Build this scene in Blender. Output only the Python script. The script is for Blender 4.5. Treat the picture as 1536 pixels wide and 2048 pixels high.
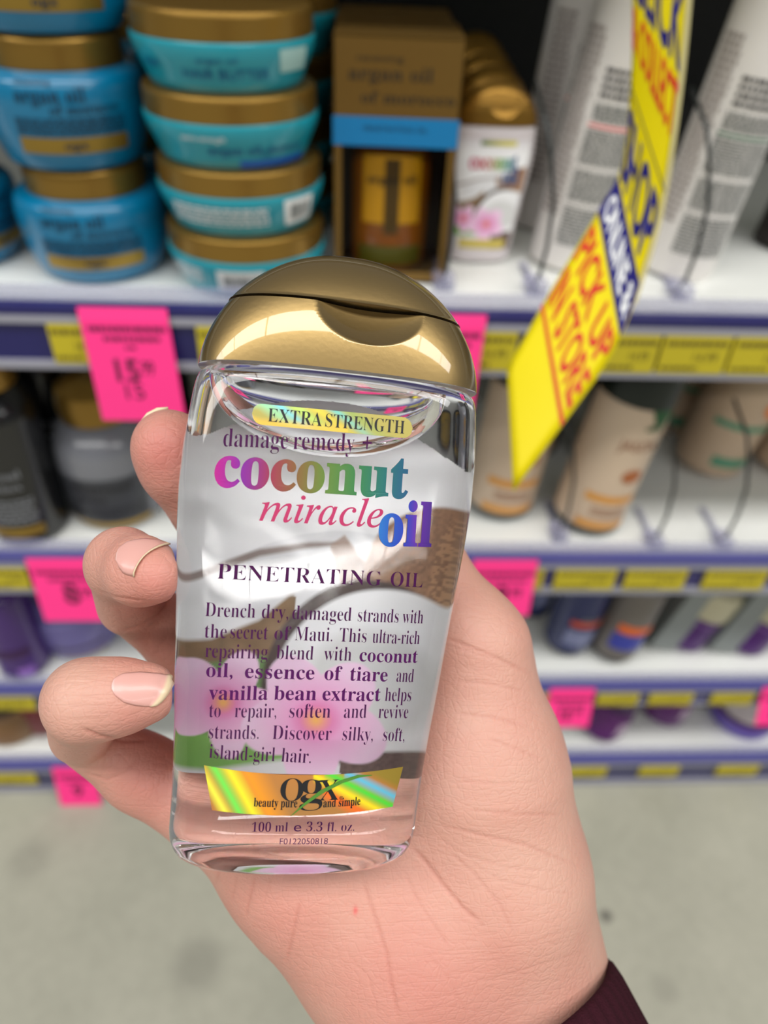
import bpy, bmesh, math, random
import numpy as np
from mathutils import Vector, Matrix
from mathutils.bvhtree import BVHTree

for o in list(bpy.data.objects):
    bpy.data.objects.remove(o, do_unlink=True)
SC = bpy.context.scene
COL = SC.collection
random.seed(7)
RNG = np.random.default_rng(7)

# ------------------------------------------------------------------ camera
# photo frame 1536 x 2048, focal length 1479 px (26 mm equivalent); the phone looks 40 deg down and 4 deg to the right of square on to the shelf
FPX, DIST, HCAM = 1479.0, 0.42, 0.733
PITCH, ROLL, YAW = math.radians(40.2), math.radians(2.9), math.radians(3.9)
CAM = np.array([0.0, -DIST, HCAM])
AH = np.array([math.sin(YAW), math.cos(YAW), 0]); XL = np.array([math.cos(YAW), -math.sin(YAW), 0]); ZUP = np.array([0, 0, 1.0])
FW = math.cos(PITCH) * AH - math.sin(PITCH) * ZUP
UL = math.sin(PITCH) * AH + math.cos(PITCH) * ZUP
RT = math.cos(ROLL) * XL + math.sin(ROLL) * UL
UP = -math.sin(ROLL) * XL + math.cos(ROLL) * UL
cam = bpy.data.objects.new('camera', bpy.data.cameras.new('camera'))
COL.objects.link(cam)
cam.matrix_world = Matrix(((RT[0], UP[0], -FW[0], CAM[0]), (RT[1], UP[1], -FW[1], CAM[1]),
                           (RT[2], UP[2], -FW[2], CAM[2]), (0, 0, 0, 1)))
cam.data.sensor_fit = 'VERTICAL'
cam.data.sensor_height = 36.0
cam.data.lens = 36.0 * FPX / 2048
cam.data.clip_start = 0.01
cam.data.dof.use_dof = True
cam.data.dof.focus_distance = 0.152
cam.data.dof.aperture_fstop = 9.0
SC.camera = cam

# ------------------------------------------------------------------ world, lights, exposure
world = bpy.data.worlds.new('world')
SC.world = world
world.use_nodes = True
world.node_tree.nodes['Background'].inputs[0].default_value = (0.80, 0.83, 0.86, 1)
world.node_tree.nodes['Background'].inputs[1].default_value = 0.20
SC.view_settings.view_transform = 'Standard'
SC.view_settings.look = 'None'
SC.view_settings.exposure = 0.0
SC.view_settings.gamma = 1.0
SC.view_settings.use_curve_mapping = False

def strip_light(x, y, z, lx, ly, power, color=(1, 0.98, 0.95)):
    l = bpy.data.lights.new('ceiling_lamp', 'AREA')
    l.shape = 'RECTANGLE'; l.size = lx; l.size_y = ly
    l.energy = power; l.color = color
    o = bpy.data.objects.new('ceiling_lamp', l)
    o.location = (x, y, z)
    COL.objects.link(o)
    return o
# rows of long ceiling fittings running along the aisle, small gaps between the fittings
for k in range(-3, 4):
    strip_light(k * 1.24, -0.95, 2.9, 1.2, 0.55, 22)
for k in range(-3, 4):
    strip_light(k * 1.54, -3.6, 3.0, 1.5, 0.30, 24)

SC.cycles.use_denoising = True
SC.cycles.max_bounces = 28
SC.cycles.transmission_bounces = 24
SC.cycles.diffuse_bounces = 12
SC.cycles.glossy_bounces = 8
SC.cycles.transparent_max_bounces = 12
SC.cycles.caustics_refractive = True
SC.cycles.caustics_reflective = False
SC.cycles.sample_clamp_indirect = 40.0
SC.cycles.blur_glossy = 0.0

# ------------------------------------------------------------------ pixel <-> world
def ray(px, py): return FW + RT * ((px - 768) / FPX) - UP * ((py - 1024) / FPX)
def P(px, py, d): return CAM + ray(px, py) * d
def on_y(px, py, y=0.0):
    r = ray(px, py); return CAM + r * ((y - CAM[1]) / r[1])
def on_z(px, py, z):
    r = ray(px, py); return CAM + r * ((z - CAM[2]) / r[2])
def proj(p):
    q = np.asarray(p) - CAM; d = q @ FW
    return np.stack([768 + FPX * (q @ RT) / d, 1024 - FPX * (q @ UP) / d, d], -1)

# ------------------------------------------------------------------ materials
def srgb(r, g, b):
    return tuple((c / 255 / 12.92) if c / 255 <= 0.04045 else ((c / 255 + 0.055) / 1.055) ** 2.4 for c in (r, g, b)) + (1,)
MATS = {}
def mat(name, rgb=(200, 200, 200), rough=0.5, metal=0.0, noise=None, attr=None, **kw):
    if name in MATS: return MATS[name]
    m = bpy.data.materials.new(name); m.use_nodes = True
    nt = m.node_tree; b = nt.nodes['Principled BSDF']
    b.inputs['Base Color'].default_value = srgb(*rgb)
    b.inputs['Roughness'].default_value = rough
    b.inputs['Metallic'].default_value = metal
    for k, v in kw.items():
        b.inputs[k.replace('_', ' ')].default_value = v
    if attr:
        a = nt.nodes.new('ShaderNodeAttribute'); a.attribute_name = attr
        nt.links.new(a.outputs['Color'], b.inputs['Base Color'])
    if noise:      # (scale, bump strength, colour variation)
        tc = nt.nodes.new('ShaderNodeTexCoord'); n = nt.nodes.new('ShaderNodeTexNoise')
        n.inputs['Scale'].default_value = noise[0]; n.inputs['Detail'].default_value = 5
        nt.links.new(tc.outputs['Object'], n.inputs['Vector'])
        if noise[1]:
            bp = nt.nodes.new('ShaderNodeBump'); bp.inputs['Strength'].default_value = noise[1]; bp.inputs['Distance'].default_value = 0.001
            nt.links.new(n.outputs['Fac'], bp.inputs['Height']); nt.links.new(bp.outputs['Normal'], b.inputs['Normal'])
        if len(noise) > 2 and noise[2]:
            mx = nt.nodes.new('ShaderNodeMix'); mx.data_type = 'RGBA'
            c = srgb(*rgb)
            mx.inputs[6].default_value = tuple(x * (1 - noise[2]) for x in c[:3]) + (1,)
            mx.inputs[7].default_value = tuple(min(1, x * (1 + noise[2])) for x in c[:3]) + (1,)
            nt.links.new(n.outputs['Fac'], mx.inputs[0]); nt.links.new(mx.outputs[2], b.inputs['Base Color'])
    MATS[name] = m
    return m

# ------------------------------------------------------------------ object helpers
def tag(o, label=None, cat=None, group=None, kind=None):
    if label: o['label'] = label
    if cat: o['category'] = cat
    if group: o['group'] = group
    if kind: o['kind'] = kind
    return o
def thing(name, label, cat, loc=(0, 0, 0), group=None, rot=(0, 0, 0)):
    o = bpy.data.objects.new(name, None); COL.objects.link(o)
    o.empty_display_size = 0.01
    o.location = tuple(float(x) for x in loc); o.rotation_euler = rot
    return tag(o, label, cat, group)
def build(name, vf, m, parent=None, smooth=True, col=None, angle=None):
    v, f = vf
    me = bpy.data.meshes.new(name)
    me.from_pydata([tuple(map(float, p)) for p in v], [], [tuple(map(int, q)) for q in f])
    me.update()
    if smooth:
        me.polygons.foreach_set('use_smooth', [True] * len(me.polygons))
        if angle is not None: me.set_sharp_from_angle(angle=math.radians(angle))
    if m: me.materials.append(m)
    if col is not None:
        a = me.color_attributes.new('art', 'FLOAT_COLOR', 'POINT')
        c = np.ones((len(me.vertices), 4), np.float32); c[:, :3] = col
        a.data.foreach_set('color', c.ravel())
    o = bpy.data.objects.new(name, me); COL.objects.link(o)
    if parent: o.parent = parent
    return o
def dup(root, loc=None, label=None, rot=None):
    r = root.copy(); COL.objects.link(r)
    if loc is not None: r.location = tuple(float(x) for x in loc)
    if rot is not None: r.rotation_euler = rot
    if label: r['label'] = label
    for ch in list(root.children):
        c = ch.copy(); COL.objects.link(c); c.parent = r
        for g in ch.children:
            d = g.copy(); COL.objects.link(d); d.parent = c
    return r
def join(parts):
    V, F, n = [], [], 0
    for v, f in parts:
        v = np.asarray(v, float).reshape(-1, 3); V.append(v); F += [tuple(i + n for i in q) for q in f]; n += len(v)
    return (np.concatenate(V) if V else np.zeros((0, 3))), F
def box(x0, x1, y0, y1, z0, z1, b=0.0):
    if b <= 0:
        v = [(x, y, z) for z in (z0, z1) for y in (y0, y1) for x in (x0, x1)]
        f = [(0, 2, 3, 1), (4, 5, 7, 6), (0, 1, 5, 4), (2, 6, 7, 3), (0, 4, 6, 2), (1, 3, 7, 5)]
        return v, f
    bm = bmesh.new(); bmesh.ops.create_cube(bm, size=1)
    for q in bm.verts:
        q.co = ((x0 + x1) / 2 + q.co.x * (x1 - x0), (y0 + y1) / 2 + q.co.y * (y1 - y0), (z0 + z1) / 2 + q.co.z * (z1 - z0))
    bmesh.ops.bevel(bm, geom=bm.edges[:], offset=b, segments=2, affect='EDGES')
    bm.verts.index_update()
    r = ([tuple(q.co) for q in bm.verts], [tuple(q.index for q in f.verts) for f in bm.faces])
    bm.free(); return r
def lathe(prof, n=72, sy=1.0, caps=True):
    v, f = [], []
    for r, z in prof:
        for k in range(n):
            a = 2 * math.pi * k / n; v.append((r * math.cos(a), sy * r * math.sin(a), z))
    for i in range(len(prof) - 1):
        for k in range(n):
            k2 = (k + 1) % n
            f.append((i * n + k, i * n + k2, (i + 1) * n + k2, (i + 1) * n + k))
    if caps:
        f.append(tuple(range(n - 1, -1, -1))); f.append(tuple((len(prof) - 1) * n + k for k in range(n)))
    return v, f
def smooth_prof(pts, n=40):
    """Catmull-Rom through profile points (sharp where a point repeats)."""
    out = []
    P_ = [np.array(p, float) for p in pts]
    for i in range(len(P_) - 1):
        p0 = P_[max(i - 1, 0)]; p1 = P_[i]; p2 = P_[i + 1]; p3 = P_[min(i + 2, len(P_) - 1)]
        for t in np.linspace(0, 1, 6, endpoint=False):
            out.append(tuple(0.5 * (2 * p1 + (p2 - p0) * t + (2 * p0 - 5 * p1 + 4 * p2 - p3) * t * t + (3 * p1 - p0 - 3 * p2 + p3) * t ** 3)))
    out.append(tuple(P_[-1])); return out
def rad_at(prof):
    z = np.array([p[1] for p in prof]); r = np.array([p[0] for p in prof])
    return lambda zz: np.interp(zz, z, r)
def wrap(x, z, rf, off, sy=1.0, rot=0.0):
    """flat label coordinates (x along the girth from the front, z up) -> points on a lathe body"""
    r = rf(z); a = x / np.maximum(r, 1e-5) + rot
    rr = r + off
    return np.stack([rr * np.sin(a), -sy * rr * np.cos(a), z], -1)
def patch(x0, x1, z0, z1, rf, off=0.0004, sy=1.0, rot=0.0, nx=24, nz=4):
    X, Z = np.meshgrid(np.linspace(x0, x1, nx + 1), np.linspace(z0, z1, nz + 1))
    v = wrap(X.ravel(), Z.ravel(), rf, off, sy, rot)
    f = [(j * (nx + 1) + i, j * (nx + 1) + i + 1, (j + 1) * (nx + 1) + i + 1, (j + 1) * (nx + 1) + i) for j in range(nz) for i in range(nx)]
    return v, f
def tube(pts, r, n=8):
    pts = [np.array(p, float) for p in pts]; v, f = [], []
    for i, p in enumerate(pts):
        t = pts[min(i + 1, len(pts) - 1)] - pts[max(i - 1, 0)]; t /= np.linalg.norm(t)
        a = np.cross(t, [0, 0, 1.0]) if abs(t[2]) < 0.9 else np.cross(t, [1.0, 0, 0]); a /= np.linalg.norm(a); b = np.cross(t, a)
        rr = r[i] if hasattr(r, '__len__') else r
        for k in range(n):
            g = 2 * math.pi * k / n; v.append(p + rr * (a * math.cos(g) + b * math.sin(g)))
    for i in range(len(pts) - 1):
        for k in range(n):
            k2 = (k + 1) % n; f.append((i * n + k, i * n + k2, (i + 1) * n + k2, (i + 1) * n + k))
    f.append(tuple(range(n - 1, -1, -1))); f.append(tuple((len(pts) - 1) * n + k for k in range(n)))
    return v, f

# ------------------------------------------------------------------ lettering (serif alphabets of the built-in font)
def _serif(s):
    o = ''
    for c in s:
        if 'a' <= c <= 'z': o += chr(0x1D41A + ord(c) - 97)
        elif 'A' <= c <= 'Z': o += chr(0x1D400 + ord(c) - 65)
        elif '0' <= c <= '9': o += chr(0x1D7CE + ord(c) - 48)
        else: o += c
    return o
def _ital(s):
    return ''.join('\u210e' if c == 'h' else chr(0x1D44E + ord(c) - 97) if 'a' <= c <= 'z' else chr(0x1D434 + ord(c) - 65) if 'A' <= c <= 'Z' else c for c in s)
_TXT = {}
def txt(s, style='b'):
    """-> (x 0..w, y) vertices with baseline 0 and font size 1, faces. b bold serif, r light serif, i italic, s sans"""
    if (s, style) in _TXT: return _TXT[(s, style)]
    c = bpy.data.curves.new('t', 'FONT')
    c.body = _serif(s) if style in 'brH' else _ital(s) if style == 'i' else s
    c.offset = {'b': 0.0, 'r': -0.0105, 'i': 0.004, 's': 0.0, 'h': 0.022, 'H': 0.017}[style]
    c.resolution_u = 4
    o = bpy.data.objects.new('t', c); COL.objects.link(o)
    dg = bpy.context.evaluated_depsgraph_get(); dg.update()
    me = bpy.data.meshes.new_from_object(o.evaluated_get(dg))
    v = np.array([q.co[:2] for q in me.vertices], float).reshape(-1, 2); f = [tuple(p.vertices) for p in me.polygons]
    bpy.data.objects.remove(o); bpy.data.curves.remove(c); bpy.data.meshes.remove(me)
    if len(v): v[:, 0] -= v[:, 0].min()
    _TXT[(s, style)] = (v, f)
    return v, f
def text_on(lines, rf, off=0.0007, sy=1.0, rot=0.0):
    """lines: (string, style, x centre, baseline z, cap height, width or None) on a lathe body"""
    out = []
    for s, st, xc, z, h, w in lines:
        v, f = txt(s, st); k = h / 0.68
        kx = k if w is None else w / max(v[:, 0].max(), 1e-6)
        x = (v[:, 0] - v[:, 0].max() / 2) * kx + xc; zz = v[:, 1] * k + z
        out.append((wrap(x, zz, rf, off, sy, rot), f))
    return join(out)
def small_print(x0, x1, z0, z1, rows, rf, off=0.0006, sy=1.0, rot=0.0, fill=0.55):
    """rows of unreadably small print: word-length dashes"""
    out = []
    pitch = (z1 - z0) / rows
    for i in range(rows):
        z = z1 - (i + 0.5) * pitch; x = x0
        while x < x1 - 0.001:
            w = min(random.uniform(0.0016, 0.0055), x1 - x)
            out.append(patch(x, x + w, z - pitch * fill / 2, z + pitch * fill / 2, rf, off, sy, rot, nx=2, nz=1)); x += w + 0.0009
    return join(out)
flat_rf = lambda z: np.full_like(np.asarray(z, float), 1e3)
def flat_text(lines, y=0.0):
    """lettering on an upright flat face at local y, reading from -y"""
    out = []
    for s, st, xc, z, h, w in lines:
        v, f = txt(s, st); k = h / 0.68; kx = k if w is None else w / max(v[:, 0].max(), 1e-6)
        out.append((np.stack([(v[:, 0] - v[:, 0].max() / 2) * kx + xc, np.full(len(v), y), v[:, 1] * k + z], -1), f))
    return join(out)
def flat_print(x0, x1, z0, z1, rows, y, fill=0.5):
    out = []; pitch = (z1 - z0) / rows
    for i in range(rows):
        z = z1 - (i + 0.5) * pitch; x = x0
        while x < x1 - 0.0008:
            w = min(random.uniform(0.0014, 0.005), x1 - x); h = pitch * fill / 2
            out.append(([(x, y, z - h), (x + w, y, z - h), (x + w, y, z + h), (x, y, z + h)], [(0, 1, 2, 3)])); x += w + 0.0008
    return join(out)
# ------------------------------------------------------------------ materials used
M_white = mat('shelf_white', (232, 234, 230), 0.35)
M_grey = mat('rail_grey', (150, 150, 162), 0.4)
M_navy = mat('navy_strip', (30, 28, 92), 0.35)
M_yel = mat('ticket_yellow', (194, 178, 32), 0.55)
M_pink = mat('tag_pink', (255, 52, 140), 0.6)
M_ink = mat('ink_black', (22, 20, 24), 0.5)
M_inkp = mat('ink_plum', (120, 20, 70), 0.6)
M_tick = mat('ticket_ink', (110, 98, 24), 0.6)
M_gold = mat('gold_lid', (150, 116, 52), 0.32, 0.75)
M_goldb = mat('gold_band', (160, 130, 56), 0.4, 0.7)
M_wire = mat('dark_wire', (58, 62, 62), 0.4, 0.6)
M_dark = mat('back_panel', (12, 12, 13), 0.7)
M_clear = mat('lavender_acrylic', (186, 186, 214), 0.12, Alpha=0.36)
M_wht = mat('white_print', (238, 240, 240), 0.5)
M_bar = mat('grey_print', (120, 124, 124), 0.6)

# ------------------------------------------------------------------ setting
Z1, Z2, Z3, ZB = 0.5385, 0.336, 0.171, 0.046
def struct(name, vf, m, **k):
    o = build(name, vf, m, smooth=False, **k); o['kind'] = 'structure'; return o
m = bpy.data.materials.new('concrete'); m.use_nodes = True
nt = m.node_tree; bs = nt.nodes['Principled BSDF']; bs.inputs['Roughness'].default_value = 0.55
tc = nt.nodes.new('ShaderNodeTexCoord')
n1 = nt.nodes.new('ShaderNodeTexNoise'); n1.inputs['Scale'].default_value = 7; n1.inputs['Detail'].default_value = 8
n2 = nt.nodes.new('ShaderNodeTexNoise'); n2.inputs['Scale'].default_value = 90; n2.inputs['Detail'].default_value = 4
cr = nt.nodes.new('ShaderNodeValToRGB')
cr.color_ramp.elements[0].color = srgb(150, 149, 134); cr.color_ramp.elements[0].position = 0.3
cr.color_ramp.elements[1].color = srgb(174, 172, 156); cr.color_ramp.elements[1].position = 0.7
for n in (n1, n2): nt.links.new(tc.outputs['Object'], n.inputs['Vector'])
mx = nt.nodes.new('ShaderNodeMix'); mx.inputs[0].default_value = 0.3
nt.links.new(n1.outputs['Fac'], mx.inputs[2]); nt.links.new(n2.outputs['Fac'], mx.inputs[3])
nt.links.new(mx.outputs[0], cr.inputs[0])
# a few scuffs with a shape of their own
last = cr.outputs[0]
for (px, py, r, amt) in ((1212, 1832, 0.006, .8), (395, 1930, 0.022, .3), (60, 1720, 0.02, .22), (1330, 1980, 0.012, .2)):
    c = on_z(px, py, 0.0)
    d = nt.nodes.new('ShaderNodeVectorMath'); d.operation = 'DISTANCE'; d.inputs[1].default_value = tuple(c)
    nt.links.new(tc.outputs['Object'], d.inputs[0])
    mr = nt.nodes.new('ShaderNodeMapRange'); mr.interpolation_type = 'SMOOTHSTEP'
    mr.inputs['From Min'].default_value = r * .4; mr.inputs['From Max'].default_value = r * 1.5
    mr.inputs['To Min'].default_value = amt; mr.inputs['To Max'].default_value = 0
    nt.links.new(d.outputs['Value'], mr.inputs['Value'])
    mm = nt.nodes.new('ShaderNodeMix'); mm.data_type = 'RGBA'; mm.inputs[7].default_value = srgb(78, 76, 70)
    nt.links.new(mr.outputs[0], mm.inputs[0]); nt.links.new(last, mm.inputs[6]); last = mm.outputs[2]
nt.links.new(last, bs.inputs['Base Color'])
struct('floor', ([(-6, -6, 0), (6, -6, 0), (6, 2, 0), (-6, 2, 0)], [(0, 1, 2, 3)]), m)

# ------------------------------------------------------------------ shelving
X0, X1, DEEP = -1.7, 1.7, 0.36
fr = thing('shelving_frame', 'dark back panel and base plinth of the store shelving', 'shelving', (0, 0.18, 0))
def loc(vf, root):
    v, f = vf; return np.asarray(v, float) - np.array(root.location), f
build('back_panel', loc(box(X0, X1, DEEP, DEEP + .02, 0.0, 1.1), fr), M_dark, fr, False)
build('plinth', loc(box(X0, X1, 0.004, DEEP, 0.0, ZB - .012), fr), mat('plinth_grey', (70, 70, 84), .5), fr, False)
def shelf(name, z, label, railh, navy_insert, zt, zl):
    s = thing(name, label, 'shelf', (0, 0.18, z))
    L = lambda vf: loc(vf, s)
    build('board', L(box(X0, X1, 0.0, DEEP, z - .011, z, .0015)), M_white, s, False)
    r = build('price_rail', L(join([box(X0, X1, -.006, 0, z - railh, z - .0040),
                                    box(X0, X1, -.010, -.006, z - zt - .0003, z - .0040, .0008),
                                    box(X0, X1, -.010, -.006, z - railh, z - zl + .0003, .0006)])), M_grey, s, False)
    build('rail_edge', L(box(X0, X1, -.0095, .0, z - .0040, z + .0004)), M_navy if z == Z1 else mat('edge_lavender', (78, 78, 138), .4), r, False)
    build('rail_insert', L(box(X0, X1, -.0072, -.0061, z - zl, z - zt)), navy_insert, r, False)
    build('front_lip', L(box(X0, X1, .0005, .0025, z + .0004, z + .0095)), M_clear, s, False)
    return s
shelf('shelf', Z1, 'white shelf carrying the blue jars and tall white bottles', .040, M_navy, .0098, .0345)
shelf('shelf', Z2, 'white shelf carrying the beige and black bottles', .037, mat('navy_b', (52, 48, 106), .4), .009, .030)
shelf('shelf', Z3, 'white shelf with the navy blue and orange bottles', .0245, mat('navy_c', (58, 56, 112), .4), .0065, .0240)
shelf('shelf', ZB, 'lowest white shelf just above the floor', .0455, mat('navy_d', (66, 66, 104), .4), .0085, .0385)
up = thing('shelf', 'shelf above the blue jars, higher than the picture shows', 'shelf', (0, .18, .80))
build('board', loc(box(X0, X1, .01, DEEP, .80, .812), up), M_white, up, False)

# price tickets in the rails: (shelf z, rail height, left px, right px, py, label)
tick = [
 (Z1, .041, 104, 200, 680, 'yellow price ticket under the lower blue jar, left of the large pink tag'),
 (Z1, .041, 398, 500, 690, 'yellow price ticket just left of the gold bottle cap'),
 (Z1, .041, 905, 1030, 700, 'yellow price ticket right of the pink tag behind the gold cap'),
 (Z1, .041, 1205, 1313, 700, 'yellow price ticket right beside the hanging yellow sign'),
 (Z1, .041, 1320, 1455, 700, 'wide yellow price ticket under the tall white bottle with green line'),
 (Z1, .041, 1462, 1600, 700, 'rightmost yellow price ticket on the rail under the white bottles'),
 (Z2, .039, -40, 52, 1135, 'yellow price ticket under the black bottle at the left edge'),
 (Z2, .039, 990, 1088, 1140, 'sliver of yellow price ticket behind the pink tag above the thumb'),
 (Z2, .039, 1112, 1232, 1143, 'yellow price ticket above the navy blue bottle'),
 (Z2, .039, 1252, 1372, 1146, 'yellow price ticket above the grey bottle with orange band'),
 (Z2, .039, 1410, 1532, 1148, 'yellow price ticket above the purple and cream jar'),
 (Z3, .034, -60, 66, 1392, 'faded yellow price ticket under the purple bottle at left'),
 (Z3, .034, 1060, 1112, 1380, 'sliver of yellow price ticket left of the small pink tag'),
 (Z3, .034, 1198, 1280, 1381, 'yellow price ticket right of the small pink tag'),
 (Z3, .034, 1303, 1388, 1382, 'yellow price ticket above the middle purple tub'),
 (Z3, .034, 1428, 1510, 1382, 'yellow price ticket above the purple tub with white lid'),
 (ZB, .048, -60, 64, 1535, 'yellow price ticket on the lowest rail under the brown tub'),
 (ZB, .048, 1140, 1216, 1528, 'first yellow ticket right of the wrist on the lowest rail'),
 (ZB, .048, 1284, 1360, 1528, 'middle yellow ticket of three on the lowest rail at right'),
 (ZB, .048, 1440, 1520, 1526, 'last yellow ticket at the right end of the lowest rail'),
]
for z, rh, a, b, py, lab in tick:
    xa, xb = on_y(a, py, -.008)[0], on_y(b, py, -.008)[0]
    zt, zl = {Z1: (z - .0094, z - .0349), Z2: (z - .0088, z - .0303), Z3: (z - .0066, z - .0240), ZB: (z - .009, z - .0272)}[z]
    t = thing('price_ticket', lab, 'price ticket', ((xa + xb) / 2, -.008, (zt + zl) / 2), 'yellow price tickets in the shelf rails')
    w, h = (xb - xa) / 2, (zt - zl) / 2
    build('card', box(-w, w, -.0028, -.0006 + .0004, -h, h), M_yel, t, False)
    build('print', join([flat_print(-w * .9, w * .9, h * .45, h * .8, 1, -.003, .8), flat_text([('14.99', 's', w * .35, -h * .35, h * .5, w * .7)], -.003) if w > .01 else flat_print(-w * .8, w * .8, -h * .3, 0, 1, -.003),
                         flat_print(-w * .9, w * .2, -h * .85, -h * .55, 1, -.003, .7)]), M_tick, t, False)

# pink tags: (corner pixels TL TR BR BL, label, price)
def pink(zs, xa, xb, drop, lift, lab, price, skew=0.0):
    """sheet tucked behind the rail's upper edge, hanging over the rail and lifting forward at its foot"""
    t = thing('price_tag', lab, 'price tag', ((xa + xb) / 2, -.011, zs), 'fluorescent pink price tags')
    w = (xb - xa) / 2; v, f = [], []
    rows = [(0.0015, 0.001), (-.006, -.0012), (-.010, -.0016), (-drop * .5, -.0016 - lift * .4), (-drop, -.0016 - lift)]
    def y_at(z): return float(np.interp(-z, [-r[0] for r in rows], [r[1] for r in rows]))
    NX = 8
    for side in (0, .0004):
        for z, y in rows:
            for i in range(NX + 1):
                v.append((-w + 2 * w * i / NX + skew * (z / -drop) * 1.0, y + side, z))
    n = NX + 1; R = len(rows); o = R * n
    for j in range(R - 1):
        for i in range(NX):
            a = j * n + i
            f.append((a, a + n, a + n + 1, a + 1)); f.append((o + a, o + a + 1, o + a + n + 1, o + a + n))
    for j in range(R - 1):
        for i in (0, NX):
            a = j * n + i; q = (a, a + n, o + a + n, o + a); f.append(q if i else q[::-1])
    for i in range(NX):
        for j in (0, R - 1):
            a = j * n + i; q = (a, a + 1, o + a + 1, o + a); f.append(q if j == 0 else q[::-1])
    build('sheet', (v, f), M_pink, t, False)
    def put(vf):
        vv, ff = vf; vv = np.array(vv)
        for q in vv: q[1] = y_at(q[2]) - .0004; q[0] += skew * (q[2] / -drop)
        return vv, ff
    build('heading_print', put(join([flat_print(-w * .85, w * .95, -.0125, -.0085, 1, 0, .8), flat_print(-w * .55, w * .75, -.0185, -.014, 1, 0, .6), flat_print(-w * .1, w * .15, -.023, -.020, 1, 0, .6)])), M_inkp, t, False)
    build('price_lettering', put(flat_text(price, 0)), mat('ink_price', (78, 12, 48), .6), t, False)
    return t
def px_tag(zs, a, b, py, drop, lift, lab, price, skew=0):
    xa, xb = on_y(a, py, -.012)[0], on_y(b, py, -.012)[0]; return pink(zs, xa, xb, drop, lift, lab, price, skew)
px_tag(Z1, 152, 332, 620, .068, .010, 'large fluorescent pink price tag under the blue jars', [('15', 'h', -.004, -.042, .013, .014), ('99', 's', .0085, -.0385, .009, .007), ('15', 's', -.002, -.0535, .0095, .011)], .004)
px_tag(Z1, 795, 974, 640, .066, .012, 'fluorescent pink price tag half hidden behind the gold cap', [('15', 'h', -.004, -.042, .013, .014), ('99', 's', .0085, -.0385, .009, .007)], -.004)
px_tag(Z2, 46, 190, 1115, .052, .012, 'fluorescent pink price tag above the lilac jar', [('8', 'h', .0, -.036, .016, .012), ('99', 's', .012, -.031, .008, .009)], .006)
px_tag(Z2, 948, 1078, 1125, .046, .012, 'fluorescent pink price tag above the base of the thumb', [('8', 'h', .0, -.034, .013, .012), ('99', 's', .012, -.03, .008, .009)], -.003)
px_tag(Z3, 1104, 1194, 1376, .038, .012, 'small pink price tag reading 16 right of the wrist', [('16', 'h', -.003, -.03, .011, .011), ('99', 's', .009, -.026, .007, .008)], -.002)
px_tag(Z3, 1530, 1620, 1378, .038, .012, 'pink price tag cut by the right edge of the photo', [('16', 'h', -.003, -.03, .011, .011)], 0)
px_tag(ZB, 92, 178, 1518, .046, .012, 'pink price tag on the lowest rail below the bent finger', [('9', 'h', .0, -.034, .012, .010)], .002)

# wire dividers with a clear clip at the shelf front
def divider(px, py, z, lab, h=.055, back=.10):
    b = on_z(px, py, z)
    t = thing('wire_divider', lab, 'shelf divider', (b[0], b[1], z), 'wire dividers between the products')
    pts = [(0, 0, .002), (.001, -.005, .012), (.003, -.004, .03), (.003, 0, h), (-.001, .006, h + .022), (-.006, .012, h + .04), (-.010, back * .4, h + .055)]
    build('wire', tube(pts, .0013), M_wire, t)
    build('clip', join([box(-.007, .007, -.012, .006, 0, .009, .0015), box(-.0025, .0025, -.006, back * .4, 0, .003)]), M_clear, t, False)
for a in [(1066, 580, Z1, 'wire divider left of the tall white bottle'), (1352, 588, Z1, 'wire divider right of the hanging yellow sign'), (884, 570, Z1, 'wire divider between the gold box and small coconut bottle'),
          (1113, 1068, Z2, 'wire divider left of the beige bottle with green cap'), (1302, 1082, Z2, 'wire divider right of the beige bottle with green cap'), (1438, 1082, Z2, 'wire divider under the beige tube with orange dot')]:
    divider(*a)
# ------------------------------------------------------------------ products
M_blue = mat('jar_blue', (0, 112, 154), 0.28, Coat_Weight=0.4)
M_teal = mat('jar_teal', (20, 148, 166), 0.3, Coat_Weight=0.4)
M_tealp = mat('teal_print', (8, 88, 140), 0.5)
M_bluep = mat('blue_print', (6, 44, 70), 0.5)
def mm(pts): return [(a / 1000, b / 1000) for a, b in pts]
jarA_p = smooth_prof(mm([(35, 0), (38, 2), (42, 13), (44.5, 30), (44.5, 40), (42, 45.8), (36, 48.2)]))
lidA_p = mm([(34, 47.7), (35.2, 48.5), (35.2, 59)]) + smooth_prof(mm([(35.2, 59), (34.6, 62), (32, 64), (27, 64.5)]))
jarB_p = smooth_prof(mm([(39, 0), (41, .8), (44.0, 8), (47.6, 16), (48.8, 21.0), (48.4, 23.2)]))
lidB_p = mm([(47.2, 23), (47.6, 23.3), (47.6, 33.5)]) + smooth_prof(mm([(47.6, 33.5), (47.0, 35.2), (45.5, 36.0), (44, 36.1)]))

def xa(px, py, y): return float(on_y(px, py, y)[0])
XJ, XH, XHB = xa(205, 508, .06), xa(496, 525, .0480), xa(548, 420, .152)
def jar_a(name, label, loc, rot, group):
    t = thing(name, label, 'jar', loc, group, (0, 0, rot)); rf = rad_at(jarA_p)
    build('body', lathe(jarA_p, 96), M_blue, t, angle=40)
    build('lid', lathe(lidA_p, 96), M_gold, t, angle=40)
    build('gold_band', patch(-.030, .030, .010, .0185, rf, .0003), M_goldb, t)
    build('lettering', join([text_on([('argan oil', 'b', -.009, .036, .0068, .036), ('of morocco', 'b', .008, .0305, .0042, .036), ('renewing', 's', -.016, .044, .0026, .018)], rf),
                             small_print(-.030, .030, .0195, .0285, 5, rf), text_on([('ogx', 'b', 0, .0125, .0042, .012)], rf, .0008)]), M_bluep, t, False)
    return t
GA = 'blue argan oil jars in the stack at left'
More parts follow.
